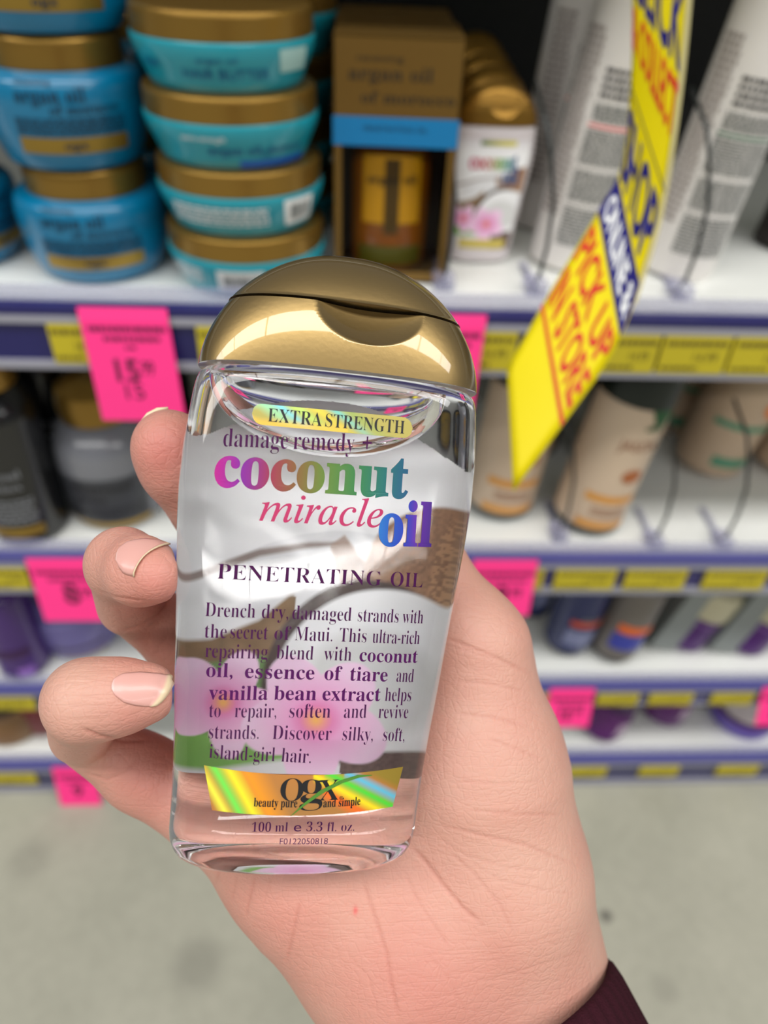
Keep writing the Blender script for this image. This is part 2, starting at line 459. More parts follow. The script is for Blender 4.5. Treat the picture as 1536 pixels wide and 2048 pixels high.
j1 = jar_a('cosmetic_jar', 'lower blue jar with gold lid standing on the shelf at left', (XJ, .060, Z1 + .0015), math.radians(12), GA)
j2 = dup(j1, (XJ - .002, .060, Z1 + .0662), 'middle blue jar with gold lid, large black lettering facing front', (0, 0, math.radians(19)))
j3 = dup(j1, (XJ - .002, .061, Z1 + .1309), 'topmost blue jar of the left stack, only its bottom in the picture', (0, 0, .3))
dup(j1, (XJ - .096, .070, Z1 + .0015), 'blue jar cut by the left edge beside the lower jar', (0, 0, 1.2))
dup(j1, (XJ - .098, .070, Z1 + .0665), 'blue jar cut by the left edge beside the middle jar', (0, 0, 1.8))
dup(j1, (xa(300, 400, .168), .168, Z1 + .0015), 'blue jar standing behind the lower jar of the left stack', (0, 0, .4))
dup(j1, (xa(300, 400, .168), .168, Z1 + .0665), 'blue jar in the dark behind the middle jar of the left stack', (0, 0, .1))

def jar_b(label, loc, rot, kind):
    t = thing('cosmetic_tub', label, 'tub', loc, 'teal tubs with gold lids in the second stack', (0, 0, rot)); rf = rad_at(jarB_p)
    build('body', lathe(jarB_p, 110), M_teal, t, angle=40)
    build('lid', lathe(lidB_p, 110), M_gold, t, angle=40)
    if kind == 'name':
        build('lettering', join([text_on([('HAIR BUTTER', 's', .006, .007, .0046, .044), ('argan oil', 's', .002, .0145, .0026, .020), ('argan', 'b', -.036, .011, .004, .012)], rf)]), M_tealp, t, False)
        build('barcode_sticker', patch(.035, .056, .009, .020, rf), mat('pale_sticker', (168, 206, 204), .5), t)
    elif kind == 'front':
        build('lettering', join([text_on([('argan oil', 'b', .006, .0085, .0046, .028), ('of', 'i', .023, .0075, .0045, .007), ('morocco', 'b', .036, .0085, .004, .022)], rf)]), M_tealp, t, False)
        build('heading', join([text_on([('extra strength', 's', -.010, .0155, .0028, .024)], rf)]), M_wht, t, False)
        build('blue_stripe', patch(.008, .050, .0012, .0052, rf), mat('stripe_blue', (20, 96, 190), .4), t)
    elif kind == 'back':
        build('small_print', small_print(-.038, .020, .007, .0185, 5, rf), M_wht, t, False)
        s = build('barcode_sticker', patch(.030, .052, .005, .021, rf), M_wht, t)
        build('barcode', join([patch(x, x + w, .008, .018, rf, .0007, nx=1) for x, w in zip(np.arange(.034, .049, .0014), RNG.uniform(.0004, .001, 12))]), M_bar, s, False)
    else:
        build('small_print', small_print(-.050, -.026, .007, .0185, 5, rf), M_wht, t, False)
        s = build('barcode_sticker', patch(-.016, .012, .005, .019, rf), M_wht, t)
        build('barcode', join([patch(x, x + w, .008, .016, rf, .0007, nx=1) for x, w in zip(np.arange(-.012, .009, .0014), RNG.uniform(.0004, .001, 16))]), M_bar, s, False)
    return t
H = .0363
jar_b('bottom teal tub of the second stack, white barcode sticker facing front', (XH + .001, .0480, Z1 + .0015), .05, 'code')
jar_b('second teal tub from the bottom, white print and barcode at its right', (XH, .0480, Z1 + .0015 + H), 0, 'back')
jar_b('third teal tub from the bottom with white and blue lettering', (XH - .002, .0480, Z1 + .0015 + 2 * H), 0, 'front')
b4 = jar_b('top teal tub in view reading hair butter', (XH - .003, .0480, Z1 + .0015 + 3 * H), 0, 'name')
for k in range(4):
    dup(b4, (XHB, .152, Z1 + .0015 + k * H), ['lowest', 'second', 'third', 'topmost'][k] + ' teal tub in the dark stack behind the hair butter stack', (0, 0, 2.0 + k))

# window carton with a small amber bottle in it
M_cart = mat('carton_gold', (128, 98, 46), 0.34, 0.6)
M_carti = mat('carton_inside', (34, 15, 4), 0.6)
bx = on_z(778, 566, Z1)
t = thing('window_carton', 'gold window carton with a blue band, amber bottle showing inside', 'carton', (bx[0], bx[1], Z1 + .0015), None, (0, 0, math.radians(-2)))
W, DP, HT = .0352, .062, .133
def ring_front(z0, z1, x0, x1): return [box(-W, x0, 0, .0008, z0, z1), box(x1, W, 0, .0008, z0, z1)]
build('carton_body', join([box(-W, -W + .0008, 0, DP, 0, HT), box(W - .0008, W, 0, DP, 0, HT), box(-W, W, DP - .0008, DP, 0, HT), box(-W, W, 0, DP, HT - .0008, HT), box(-W, W, 0, DP, 0, .0008),
                           box(-W, W, 0, .0008, .080, HT), box(-W, W, 0, .0008, 0, .006)] + ring_front(.006, .080, -W + .0045, W - .0045)), M_cart, t, False)
build('inner_tray', box(-W + .002, W - .002, DP * .82, DP - .001, .002, .082), M_carti, t, False)
build('blue_band', box(-W - .0003, W + .0003, -.0005, .0002, .0795, .0945), mat('band_blue', (4, 118, 176), .45), t, False)
build('lettering', flat_text([('argan oil', 'b', -.004, .1125, .0065, .046), ('of morocco', 'b', .006, .1015, .0055, .052), ('renewing', 's', -.010, .1215, .003, .025)], -.0003), mat('ink_brown', (44, 34, 16), .5), t, False)
build('band_lettering', flat_text([('PENETRATING OIL', 's', 0, .0875, .0025, .036)], -.0008), mat('ink_teal', (4, 60, 96), .5), t, False)
build('window_pane', box(-W + .004, W - .004, .0009, .0011, .006, .080), mat('clear_film', (0, 0, 0), .08, Alpha=0.10), t, False)
amb_p = smooth_prof(mm([(20, 0), (23, 1.5), (24, 10), (24.5, 40), (24.5, 64), (21, 73), (13, 77), (10, 78)]))
ab = thing('amber_bottle', 'small amber oil bottle inside the gold window carton', 'bottle', (bx[0], bx[1] + .028, Z1 + .0035))
build('body', lathe(amb_p, 64, .7), mat('amber_glass', (150, 84, 4), .12, Coat_Weight=.5), ab, angle=40)
build('label', join([patch(-.019, .019, .030, .070, rad_at(amb_p), .0006, .7)]), mat('amber_label', (222, 160, 6), .4), ab)
build('dark_stripe', patch(-.0045, .0045, .024, .071, rad_at(amb_p), .0009, .7), mat('stripe_umber', (84, 60, 8), .4), ab)
build('lettering', text_on([('argan oil', 'b', 0, .054, .005, .030)], rad_at(amb_p), .0012, .7), mat('ink_brown'), ab, False)
build('foot_band', patch(-.022, .022, .004, .016, rad_at(amb_p), .0006, .7), mat('foot_green', (96, 92, 6), .4), ab)
build('neck', lathe(mm([(10, 78), (10, 92), (9.5, 93)]), 48), M_gold, ab, angle=40)
dup(t, (bx[0] + .0005, bx[1] + .066, Z1 + .0015), 'second gold carton standing right behind the front window carton')
P4 = mat('pale_pink', (226, 160, 196), .5)

# tall white bottles
wh_p = smooth_prof(mm([(23, 0), (24.5, 1.5), (24.8, 8), (24.8, 120), (24.8, 150), (24.4, 165), (20, 176), (12, 180)]))
def tall(label, loc, lean, stripe, sidetext, rot=0, logo=True):
    t = thing('shampoo_bottle', label, 'bottle', loc, 'tall white bottles at right on the jar shelf', (0, lean, rot)); rf = rad_at(wh_p)
    build('body', lathe(wh_p, 80), mat('bottle_white', (222, 218, 214), .38), t, angle=40)
    build('small_print', join([small_print(-.017, .019, .088, .098, 5, rf, fill=.6), small_print(-.018, .018, .064, .084, 12, rf), small_print(-.018, .018, .042, .061, 11, rf), small_print(-.018, .018, .014, .039, 12, rf)]), mat('print_grey', (96, 100, 98), .6), t, False)
    build('heading', small_print(-.016, .018, .100, .117, 4, rf), mat('print_dark', (60, 58, 60), .6), t, False)
    build('stripe', patch(-.018, .019, .0850, .0866, rf), stripe, t)
    build('side_print', join([small_print(-.037, -.022, .030, .135, 26, rf, fill=.6)]), mat('print_side', sidetext, .6), t, False)
    build('cap', lathe(mm([(12, 180), (12, 181), (21, 181), (21, 205), (19, 207)]), 64), mat('cap_white', (214, 212, 210), .4), t, angle=40)
    return t
w1 = on_z(1144, 548, Z1); w2 = on_z(1374, 566, Z1)
tall('tall white bottle with a pink line, partly behind the yellow sign', (w1[0], w1[1] + .0248, Z1 + .0035), math.radians(5.5), mat('line_pink', (240, 140, 140), .5), (150, 140, 136), 0.05)
tall('tall white bottle with a green line, right of the yellow sign', (w2[0], w2[1] + .0248, Z1 + .0035), math.radians(6), mat('line_green', (90, 128, 108), .5), (84, 86, 80), 0.0)
tb = tall('white bottle standing in shadow behind the pink lined bottle', (w1[0] - .002, w1[1] + .100, Z1 + .0035), math.radians(4), mat('line_pink'), (150, 140, 136), 0.4)
dk = thing('shampoo_bottle', 'dark bottle cut by the right edge behind the green lined bottle', 'bottle', (xa(1582, 468, .125), .125, Z1 + .0035), None, (0, math.radians(6), 0))
build('body', lathe(wh_p, 64), mat('bottle_dark', (44, 38, 36), .35), dk, angle=40)
build('cap', lathe(mm([(12, 180), (12, 181), (21, 181), (21, 205), (19, 207)]), 64), mat('cap_dark', (30, 28, 28), .4), dk, angle=40)

# ---------- shelf two, left: black bottles
M_blk = mat('bottle_black', (16, 16, 18), .25, Coat_Weight=.5)
M_gun = mat('label_graphite', (58, 60, 66), .35)
blk_p = smooth_prof(mm([(26, 0), (28, 2), (29, 8), (29, 90), (28, 108), (20, 122), (13, 126)]))
bk = on_z(44, 1092, Z2)
t = thing('shampoo_bottle', 'tall black bottle with a gold cap at the left edge', 'bottle', (bk[0], bk[1] + .026, Z2 + .0035)); rf = rad_at(blk_p)
t_blk = t
build('body', lathe(blk_p, 72), M_blk, t, angle=40)
build('cap', lathe(mm([(13, 125), (22, 126), (23, 140), (20, 150), (12, 153)]), 64), M_gold, t, angle=40)
build('gold_band', patch(-.020, .022, .008, .017, rf), M_goldb, t)
build('lettering', join([text_on([('charcoal', 'b', .0, .062, .007, .034), ('detox', 'b', .004, .052, .006, .024)], rf)]), mat('print_silver', (128, 130, 136), .5), t, False)
build('small_print', small_print(-.018, .020, .020, .044, 6, rf), mat('print_silver'), t, False)
b2_p = smooth_prof(mm([(33, 0), (36, 2), (38, 12), (39, 50), (37, 70), (28, 84), (20, 88)]))
b2 = on_z(222, 1062, Z2)
t = thing('conditioner_bottle', 'wide grey and black bottle with gold cap behind the index fingertip', 'bottle', (b2[0], b2[1] + .034, Z2 + .0035)); rf = rad_at(b2_p)
build('body', lathe(b2_p, 80), mat('bottle_smoke', (122, 124, 132), .22, Coat_Weight=.5), t, angle=40)
build('label', patch(-.036, .036, .008, .050, rf), M_gun, t)
build('gold_band', patch(-.036, .036, .0015, .008, rf), M_goldb, t)
build('lettering', join([text_on([('charcoal', 'b', .002, .0385, .0075, .046), ('detox', 'b', -.006, .029, .006, .022)], rf)]), M_ink, t, False)
build('small_print', small_print(-.03, .032, .011, .024, 4, rf, fill=.4), M_ink, t, False)
build('cap', lathe(mm([(20, 87), (27, 88), (28, 100), (26, 110), (16, 116)]), 64), M_gold, t, angle=40)

# ---------- shelf two, right: beige bottles
M_bei = mat('bottle_beige', (206, 184, 160), .42)
be_p = smooth_prof(mm([(26, 3), (28.3, 5), (28.6, 20), (28.6, 100), (27.5, 116), (26, 121)]))
def disc(xc, zc, rx, rz, rf, off=.0008, n=32):
    x, z, f = [xc], [zc], []
    for k in range(1, 5):
        for i in range(n): a = 2 * math.pi * i / n; x.append(xc + rx * k / 4 * math.cos(a)); z.append(zc + rz * k / 4 * math.sin(a))
    for i in range(n): f.append((0, 1 + i, 1 + (i + 1) % n))
    for k in range(3):
        for i in range(n): a = 1 + k * n + i; b = 1 + k * n + (i + 1) % n; f.append((a, a + n, b + n, b))
    return wrap(np.array(x), np.array(z), rf, off), f
def beige(label, px, py, lean, cap, dot=True, rot=0.15):
    b = on_z(px, py, Z2)
    t = thing('lotion_bottle', label, 'bottle', (b[0], b[1] + .028, Z2 + .0035), 'beige bottles on the middle shelf', (0, lean, rot)); rf = rad_at(be_p)
    build('body', lathe(be_p, 80), M_bei, t, angle=40)
    build('base_rim', lathe(mm([(26.5, 0), (28, .6), (28.6, 4), (28, 6)]), 80), mat('rim_green', (16, 32, 24), .4), t, angle=40)
    build('cap', lathe(mm([(26.5, 119), (28.9, 119.5), (28.9, 118), (28.5, 140), (26, 150), (15, 153)]), 80), mat('cap_green', (6, 20, 14), .35), t, angle=40)
    build('orange_band', join([patch(-.024, .020, .033, .040, rf), patch(-.024, .022, .007, .014, rf)]), mat('band_ochre', (214, 150, 66), .5), t)
    build('leaf', join([patch(.000 + .0010 * k - .004 * max(0, k - 5), .022 - .0015 * k, .1175 - .002 * (k + 1), .1175 - .002 * k, rf, .0008, nx=8, nz=1) for k in range(8)]), mat('leaf_green', (24, 84, 40), .5), t, False)
    build('lettering', join([text_on([('JASON', 's', .0, .083, .0085, .030)], rf)]), mat('print_brown', (150, 96, 66), .5), t, False)
    build('small_print', small_print(-.016, .014, .019, .029, 3, rf, fill=.4), mat('print_brown'), t, False)
    build('oval_seal', disc(.005, .060, .0085, .0062, rf), mat('seal_brown', (168, 96, 48), .5), t, False)
    return t
g1 = beige('beige bottle with dark green cap and a green leaf', 1186, 1078, math.radians(7), None)
c0 = on_z(1030, 1048, Z2)
dup(g1, (c0[0] - .010, c0[1] + .028, Z2 + .0045), 'beige bottle whose top is hidden behind the tip of the yellow sign', (0, math.radians(4), .1))
c1 = on_z(1300, 985, Z2)
t2_p = smooth_prof(mm([(27, 0), (30, 2), (31, 10), (32, 60), (32, 100), (30, 120), (16, 124)]))
b = on_z(1432, 968, Z2)
t = thing('lotion_bottle', 'beige tube with green rings and an orange dot at right', 'bottle', (b[0], b[1] + .030, Z2 + .0062), None, (0, math.radians(8), .1)); rf = rad_at(t2_p)
build('body', lathe(t2_p, 80), mat('tube_beige', (188, 164, 138), .42), t, angle=40)
build('green_ring', join([patch(-.032, .034, .050, .056, rf), patch(-.018, .020, .012, .022, rf)]), mat('ring_green', (82, 142, 112), .5), t)
build('orange_dot', disc(.012, .074, .0095, .0095, rf), mat('dot_orange', (224, 120, 40), .5), t, False)
build('cap', lathe(mm([(16, 123), (26, 124), (26, 150), (22, 153)]), 64), mat('cap_green'), t, angle=40)
dup(t, (b[0] - .012, b[1] + .10, Z2 + .0035), 'beige tube in the dark behind the tube with orange dot', (0, math.radians(5), -.2))
dup(t, (b[0] + .075, b[1] + .03, Z2 + .0062), 'beige tube cut by the right edge beside the tube with orange dot', (0, math.radians(8), -.3))

for k, (x, y) in enumerate(((-.165, .150), (-.095, .160), (-.240, .100))):  # black bottle copies added to darken the shelf interior at left
    dup(t_blk, (x, y, Z2 + .0035), 'black bottle added to deepen the dark ' + ('behind the wide grey bottle', 'behind the index fingertip', 'between the two bottles at left')[k])
for k, (x, y) in enumerate(((.245, .135), (.30, .270), (.170, .150))):  # more black copies, added so the shelf interior at right turns darker
    dup(t_blk, (x, y, Z2 + .0035), 'dark bottle added to deepen the shade ' + ('behind the beige bottle with green cap', 'deep on the shelf right of the beige bottle', 'behind the bottle under the sign tip')[k])
# ---------- shelf three
def bottle(name, label, px, py, z, prof, m, lean, bands, cap, cat='bottle', sy=1.0, rot=0.0, back=0.024, group=None):
    b = on_z(px, py, z)
    t = thing(name, label, cat, (b[0], b[1] + back, z + .0035), group, (0, lean, rot)); rf = rad_at(prof)
    build('body', lathe(prof, 72, sy), m, t, angle=40)
    for nm, z0, z1, x0, x1, mt in bands: build(nm, patch(x0, x1, z0, z1, rf, .0005, sy), mt, t)
    if cap: build('cap', lathe(cap[0], 64, sy), cap[1], t, angle=40)
    return t
M_pur = mat('purple_plastic', (66, 30, 110), .3, Coat_Weight=.4); M_lil = mat('lilac_plastic', (116, 108, 168), .35)
M_plum = mat('plum_plastic', (92, 28, 104), .35); M_lpur = mat('light_purple', (146, 104, 190), .4)
p1 = smooth_prof(mm([(20, 0), (22, 2), (23, 10), (23, 80), (20, 96), (12, 100)]))
bottle('shampoo_bottle', 'purple bottle at the left edge of the third shelf', 36, 1368, Z3, p1, M_pur, 0, [('label', .004, .016, .004, .018, M_lpur), ('dark_label', .030, .040, -.02, .02, mat('label_plum', (58, 20, 74), .4))], (mm([(12, 100), (18, 101), (18, 118), (15, 120)]), M_pur))
p2 = smooth_prof(mm([(32, 0), (35, 2), (38, 14), (40, 34), (40, 46), (36, 51)]))
bottle('cosmetic_jar', 'wide lilac jar under the pink tag at left', 146, 1322, Z3, p2, M_lil, 0, [('dark_stripe', .016, .0205, -.012, .036, mat('stripe_plum', (70, 50, 92), .4)), ('gold_band', .0005, .005, -.005, .034, M_goldb)], (mm([(36, 50), (37, 51), (37, 64), (34, 66)]), M_lil), 'jar', back=.034)
p3 = smooth_prof(mm([(18, 6), (21.5, 8), (22.5, 16), (22.5, 84), (20, 96), (12, 100)]))
M_nav = mat('bottle_navy', (8, 26, 88), .3, Coat_Weight=.4)
base_cap = mm([(17, 0), (18.5, .6), (19.5, 7), (19, 8)])
bl = bottle('shampoo_bottle', 'navy blue bottle with a red orange band and pale panel', 1138, 1322, Z3, p3, M_nav, math.radians(5),
            [('orange_band', .045, .052, -.013, .024, mat('band_red', (206, 78, 42), .45)), ('pale_panel', .020, .040, -.014, .022, mat('panel_pale', (126, 132, 168), .4)), ('white_line', .0535, .0565, -.004, .028, M_bar)], (base_cap, M_ink), back=.022)
gy = bottle('shampoo_bottle', 'grey bottle with an orange band and blue panel beside the navy bottle', 1232, 1336, Z3, p3, mat('bottle_taupe', (112, 106, 100), .4), math.radians(6),
            [('orange_band', .045, .055, -.016, .024, mat('band_orange', (226, 104, 42), .45)), ('blue_panel', .023, .043, -.018, .016, mat('panel_blue', (54, 62, 160), .4)), ('orange_side', .060, .076, .022, .034, mat('band_orange'))], (base_cap, M_ink), back=.022)
c = on_z(1075, 1290, Z3)
dup(bl, (c[0], c[1] + .05, Z3 + .0035), 'navy bottle in shadow behind the base of the thumb', (0, math.radians(4), .5))
c = on_z(1205, 1270, Z3)
dup(gy, (c[0], c[1] + .05, Z3 + .0035), 'grey and orange bottle in the row behind the navy bottle', (0, math.radians(5), .3))
c = on_z(1318, 1270, Z3)
dup(gy, (c[0], c[1] + .05, Z3 + .0035), 'grey and orange bottle in shadow behind the other grey bottle', (0, math.radians(6), -.6))
p4 = smooth_prof(mm([(20, 0), (22.5, 2), (23, 10), (23.5, 44), (24, 46)]))
pc = bottle('cosmetic_tub', 'purple tub with a ribbed cream top between two grey cartons', 1376, 1312, Z3, p4, mat('deep_purple', (74, 22, 104), .35), math.radians(12),
       [('pale_stripe', .036, .040, -.02, .024, mat('stripe_lilac', (112, 70, 140), .4))], (mm([(24, 45), (25.5, 46), (26, 70), (24, 76), (14, 78)]), mat('cream_top', (196, 190, 160), .5)), 'tub', back=.024)
def carton(label, px, py, lean):
    b = on_z(px, py, Z3)
    t = thing('tube_carton', label, 'carton', (b[0], b[1] + .02, Z3 + .0055), 'grey cartons on the third shelf', (0, lean, 0))
    build('carton_body', box(-.0145, .0145, -.016, .016, 0, .105, .0015), mat('carton_grey', (132, 138, 136), .4), t, False)
    build('seam', box(-.0149, -.0140, -.0163, -.0150, .001, .104), mat('seam_grey', (96, 102, 100), .4), t, False)
    return t
cg = carton('grey carton leaning left of the purple tub with cream top', 1322, 1312, math.radians(14))
dup(cg, (on_z(1440, 1318, Z3)[0], on_z(1440, 1318, Z3)[1] + .02, Z3 + .0055), 'grey carton leaning right of the purple tub with cream top')
dup(pc, (on_z(1500, 1320, Z3)[0], on_z(1500, 1320, Z3)[1] + .024, Z3 + .0035), 'purple tub at the right edge beyond the second grey carton')

# ---------- lowest shelf
p5 = smooth_prof(mm([(23, 0), (25.5, 2), (26, 8), (25, 30), (22, 40), (14, 43)]))
tubs = [('plum tub with a pale side right of the small pink tag', 1206, 1488, 14), ('plum tub standing further back in the middle of the lowest shelf', 1334, 1458, 8)]
pt = None
for lab, px, py, ln in tubs:
    b = on_z(px, py, ZB)
    if pt is None:
        pt = thing('hair_tub', lab, 'tub', (b[0], b[1] + .024, ZB + .0055), 'plum tubs on the lowest shelf', (0, math.radians(ln), 0)); rf = rad_at(p5)
        build('body', lathe(p5, 72), M_plum, pt, angle=40)
        build('label', patch(.002, .030, .014, .032, rf), mat('label_mauve', (176, 150, 176), .45), pt)
        build('cap', lathe(mm([(14, 43), (20, 43.5), (20, 54), (18, 56)]), 64), mat('cap_plum', (62, 22, 78), .35), pt, angle=40)
    else: dup(pt, (b[0], b[1] + .024, ZB + .0055), lab, (0, math.radians(ln), 0))
b = on_z(1505, 1482, ZB)
t = thing('hair_tub', 'purple tub with an off white lid cut by the right edge', 'tub', (b[0], b[1] + .034, ZB + .002))
build('body', lathe(smooth_prof(mm([(33, 0), (35, 2), (36, 14), (36, 20)])), 72), mat('tub_violet', (104, 84, 176), .35), t, angle=40)
build('lid', lathe(mm([(30, 19.5), (30, 22.5), (28, 24)]), 72), mat('lid_offwhite', (214, 204, 206), .45), t, angle=40)
build('inner_rim', lathe(mm([(35.8, 19.8), (36, 20.8), (33, 21.4), (32.6, 20)]), 72), M_plum, t, angle=40)
b = on_z(1440, 1425, ZB)
t = thing('hair_tub', 'dark grey tub in shadow behind the purple tub with white lid', 'tub', (b[0] - .015, b[1] + .03, ZB + .002))
build('body', lathe(p5, 72), mat('tub_grey', (96, 92, 90), .4), t, angle=40)
build('cap', lathe(mm([(14, 43), (20, 43.5), (20, 54), (18, 56)]), 64), mat('tub_grey'), t, angle=40)
b = on_z(10, 1492, ZB)
t = thing('hair_tub', 'brown tub at the left edge of the lowest shelf', 'tub', (b[0], b[1] + .03, ZB + .002))
build('body', lathe(smooth_prof(mm([(30, 0), (33, 2), (34, 16), (32, 36), (26, 42)])), 72), mat('tub_brown', (132, 98, 62), .4), t, angle=40)
build('cap', lathe(mm([(26, 41), (27, 42), (27, 54), (24, 56)]), 64), mat('cap_brown', (50, 36, 28), .4), t, angle=40)
b = on_z(85, 1468, ZB)
t = thing('hair_tub', 'dark red tub beside the brown tub at left', 'tub', (b[0], b[1] + .02, ZB + .002))
build('body', lathe(smooth_prof(mm([(22, 0), (24, 2), (25, 14), (24, 40), (18, 46)])), 72), mat('tub_red', (120, 44, 48), .4), t, angle=40)
build('cap', lathe(mm([(18, 45), (20, 46), (20, 58), (18, 60)]), 64), mat('cap_brown'), t, angle=40)
# ------------------------------------------------------------------ hanging yellow sign
ROWS = [(-.32, (1274, -520), (1392, -400), .345, .322), (-.15, (1272, -330), (1388, -190), .350, .326), (.05, (1266, -90), (1372, 60), .353, .328),
        (.30, (1261, 167), (1330, 384), .354, .328), (.52, (1237, 349), (1281, 565), .354, .327), (.66, (1194, 426), (1239, 678), .352, .325),
        (.88, (1085, 609), (1126, 848), .348, .323), (1.0, (1014, 736), (1026, 982), .345, .320)]
_L = np.array([P(*r[1], r[3]) for r in ROWS]); _R = np.array([P(*r[2], r[4]) for r in ROWS]); _V = np.array([r[0] for r in ROWS])
def crom(t, K, Y):
    t = np.atleast_1d(t); i = np.clip(np.searchsorted(K, t) - 1, 0, len(K) - 2)
    m = np.gradient(Y, K, axis=0); h = (K[i + 1] - K[i])[:, None]; s = ((t - K[i]) / (K[i + 1] - K[i]))[:, None]
    return (2 * s**3 - 3 * s**2 + 1) * Y[i] + (s**3 - 2 * s**2 + s) * h * m[i] + (-2 * s**3 + 3 * s**2) * Y[i + 1] + (s**3 - s**2) * h * m[i + 1]
def sign_pt(u, v, off=0.0):
    u = np.asarray(u, float); v = np.asarray(v, float)
    a, b = crom(v, _V, _L), crom(v, _V, _R)
    p = a + (b - a) * u[:, None]
    e = 1e-3
    dv = (crom(v + e, _V, _L) * (1 - u[:, None]) + crom(v + e, _V, _R) * u[:, None]) - p
    n = np.cross(b - a, dv); n /= np.linalg.norm(n, axis=1)[:, None]
    n *= np.sign(((CAM - p) * n).sum(1))[:, None]
    return p + n * off
sg0 = sign_pt([.5], [.5])[0]
sg = thing('hanging_sign', 'twisted yellow plastic sign hanging in front of the tall white bottles', 'sign', sg0)
def sgrid(u0, u1, v0, v1, off, nu=10, nv=60):
    Ug, Vg = np.meshgrid(np.linspace(u0, u1, nu + 1), np.linspace(v0, v1, nv + 1))
    v = sign_pt(Ug.ravel(), Vg.ravel(), off) - sg0
    return v, [(j * (nu + 1) + i, j * (nu + 1) + i + 1, (j + 1) * (nu + 1) + i + 1, (j + 1) * (nu + 1) + i) for j in range(nv) for i in range(nu)]
fv, ff = sgrid(0, 1, -.32, 1, 0); bv, bf = sgrid(0, 1, -.32, 1, -.0006)
n0 = len(fv); edge = []
for j in range(60):
    for i in (0, 10): a = j * 11 + i; edge.append((a, a + 11, a + 11 + n0, a + n0))
for i in range(10):
    for j in (0, 60): a = j * 11 + i; edge.append((a, a + 1, a + 1 + n0, a + n0))
build('panel', (np.concatenate([fv, bv]), ff + [tuple(i + n0 for i in reversed(q)) for q in bf] + edge), mat('sign_yellow', (230, 211, 0), .4), sg)
build('navy_band', sgrid(0, 1, .525, .655, .0003, 10, 10), mat('sign_navy', (26, 22, 110), .4), sg)
build('rules', join([sgrid(0, 1, .297, .304, .0003, 8, 1)]), mat('sign_rule', (92, 86, 60), .4), sg)
build('red_rule', sgrid(0, 1, .876, .886, .0003, 8, 1), mat('sign_red', (206, 52, 34), .4), sg)
build('edge_strip', sgrid(.965, 1.06, -.32, .56, .0002, 2, 40), mat('edge_clear', (214, 204, 150), .2, Alpha=.75), sg)
def sign_text(s, st, u0, u1, v0, v1):
    v, f = txt(s, st)
    x = u0 + (u1 - u0) * v[:, 0] / v[:, 0].max(); y = v1 - (v1 - v0) * v[:, 1] / .70
    bmv = sign_pt(x, y, .0005) - sg0
    return bmv, f
for s_, u0_, u1_, v0_, v1_ in (('CLICK', .04, .98, -.01, .115), ('SHOP', .04, .96, .335, .50)):
    build('navy_lettering', sign_text(s_, 'h', u0_, u1_, v0_, v1_), mat('sign_navy'), sg, False)
for s_, u0_, u1_, v0_, v1_ in (('& COLLECT', .02, .98, .135, .215), ('PICK UP', .04, .96, .680, .765), ('IN STORE', .04, .96, .785, .860)):
    build('red_lettering', sign_text(s_, 'h', u0_, u1_, v0_, v1_), mat('sign_red'), sg, False)
build('white_lettering', sign_text('ONLINE &', 'h', .06, .96, .555, .63), M_wht, sg, False)

# ------------------------------------------------------------------ the held bottle
psi, rho = math.radians(11), math.radians(4.5)
_B = -FW
BX = math.cos(psi) * RT + math.sin(psi) * FW; BZ = math.cos(psi) * _B + math.sin(psi) * RT; BY = UP.copy()
BX, BY = math.cos(rho) * BX - math.sin(rho) * BY, math.cos(rho) * BY + math.sin(rho) * BX
BO = P(625, 1130, .145)
T_, NS = .0135, 2.6
PV = np.array([-61.5, -58, -50, -42, -34, -26, -18, -10, -2, 6, 14, 22, 30, 38, 40]) / 1000
PW = np.array([25.6, 25.7, 26.0, 26.42, 27.09, 27.85, 28.55, 29.24, 29.98, 30.74, 31.26, 31.25, 30.7, 29.95, 29.8]) / 1000
def hw(v): return np.interp(v, PV, PW)
def ht(v): return np.interp(v, [-.0615, -.05, .02, .03, .039], [.0130, .0135, .0135, .0133, .0128])
def hc(v): return .0033 + .026 * np.asarray(v)
def front_y(u, v): # depth of the front skin behind the front plane
    x = np.clip(np.abs((u - hc(v)) / hw(v)), 0, .999); return T_ - ht(v) * (1 - x ** NS) ** (1 / NS)
def to_local(u, v, y): return np.stack([u, y, np.asarray(v) + .0615], -1)
BROOT = BO - BY * .0615
BM = np.stack([BX, -BZ, BY], 1)
def loc2world(p): return BROOT + np.asarray(p) @ BM.T
def unproj(px, py, y):
    r = ray(px, py); o = BO - BZ * y; t = ((o - CAM) @ BZ) / (r @ BZ); q = CAM + r * t - BO
    return q @ BX, q @ BY
def px2uv(px, py):
    y = 0.0
    for _ in range(6):
        u, v = unproj(px, py, y); y = float(front_y(u, v))
    return u, v
def sect(w, t, c, y0, v, n):
    a = np.linspace(0, 2 * np.pi, n, endpoint=False); ca, sa = np.cos(a), np.sin(a)
    return to_local(c + w * np.sign(ca) * np.abs(ca) ** (2 / NS), np.full(n, v), y0 + t * np.sign(sa) * np.abs(sa) ** (2 / NS))
def loft(rings, n, cap0=True, cap1=True):
    v = np.concatenate(rings); f = []
    for i in range(len(rings) - 1):
        for k in range(n):
            k2 = (k + 1) % n; f.append((i * n + k, i * n + k2, (i + 1) * n + k2, (i + 1) * n + k))
    if cap0: f.append(tuple(range(n - 1, -1, -1)))
    if cap1: f.append(tuple((len(rings) - 1) * n + k for k in range(n)))
    return v, f
NB = 160
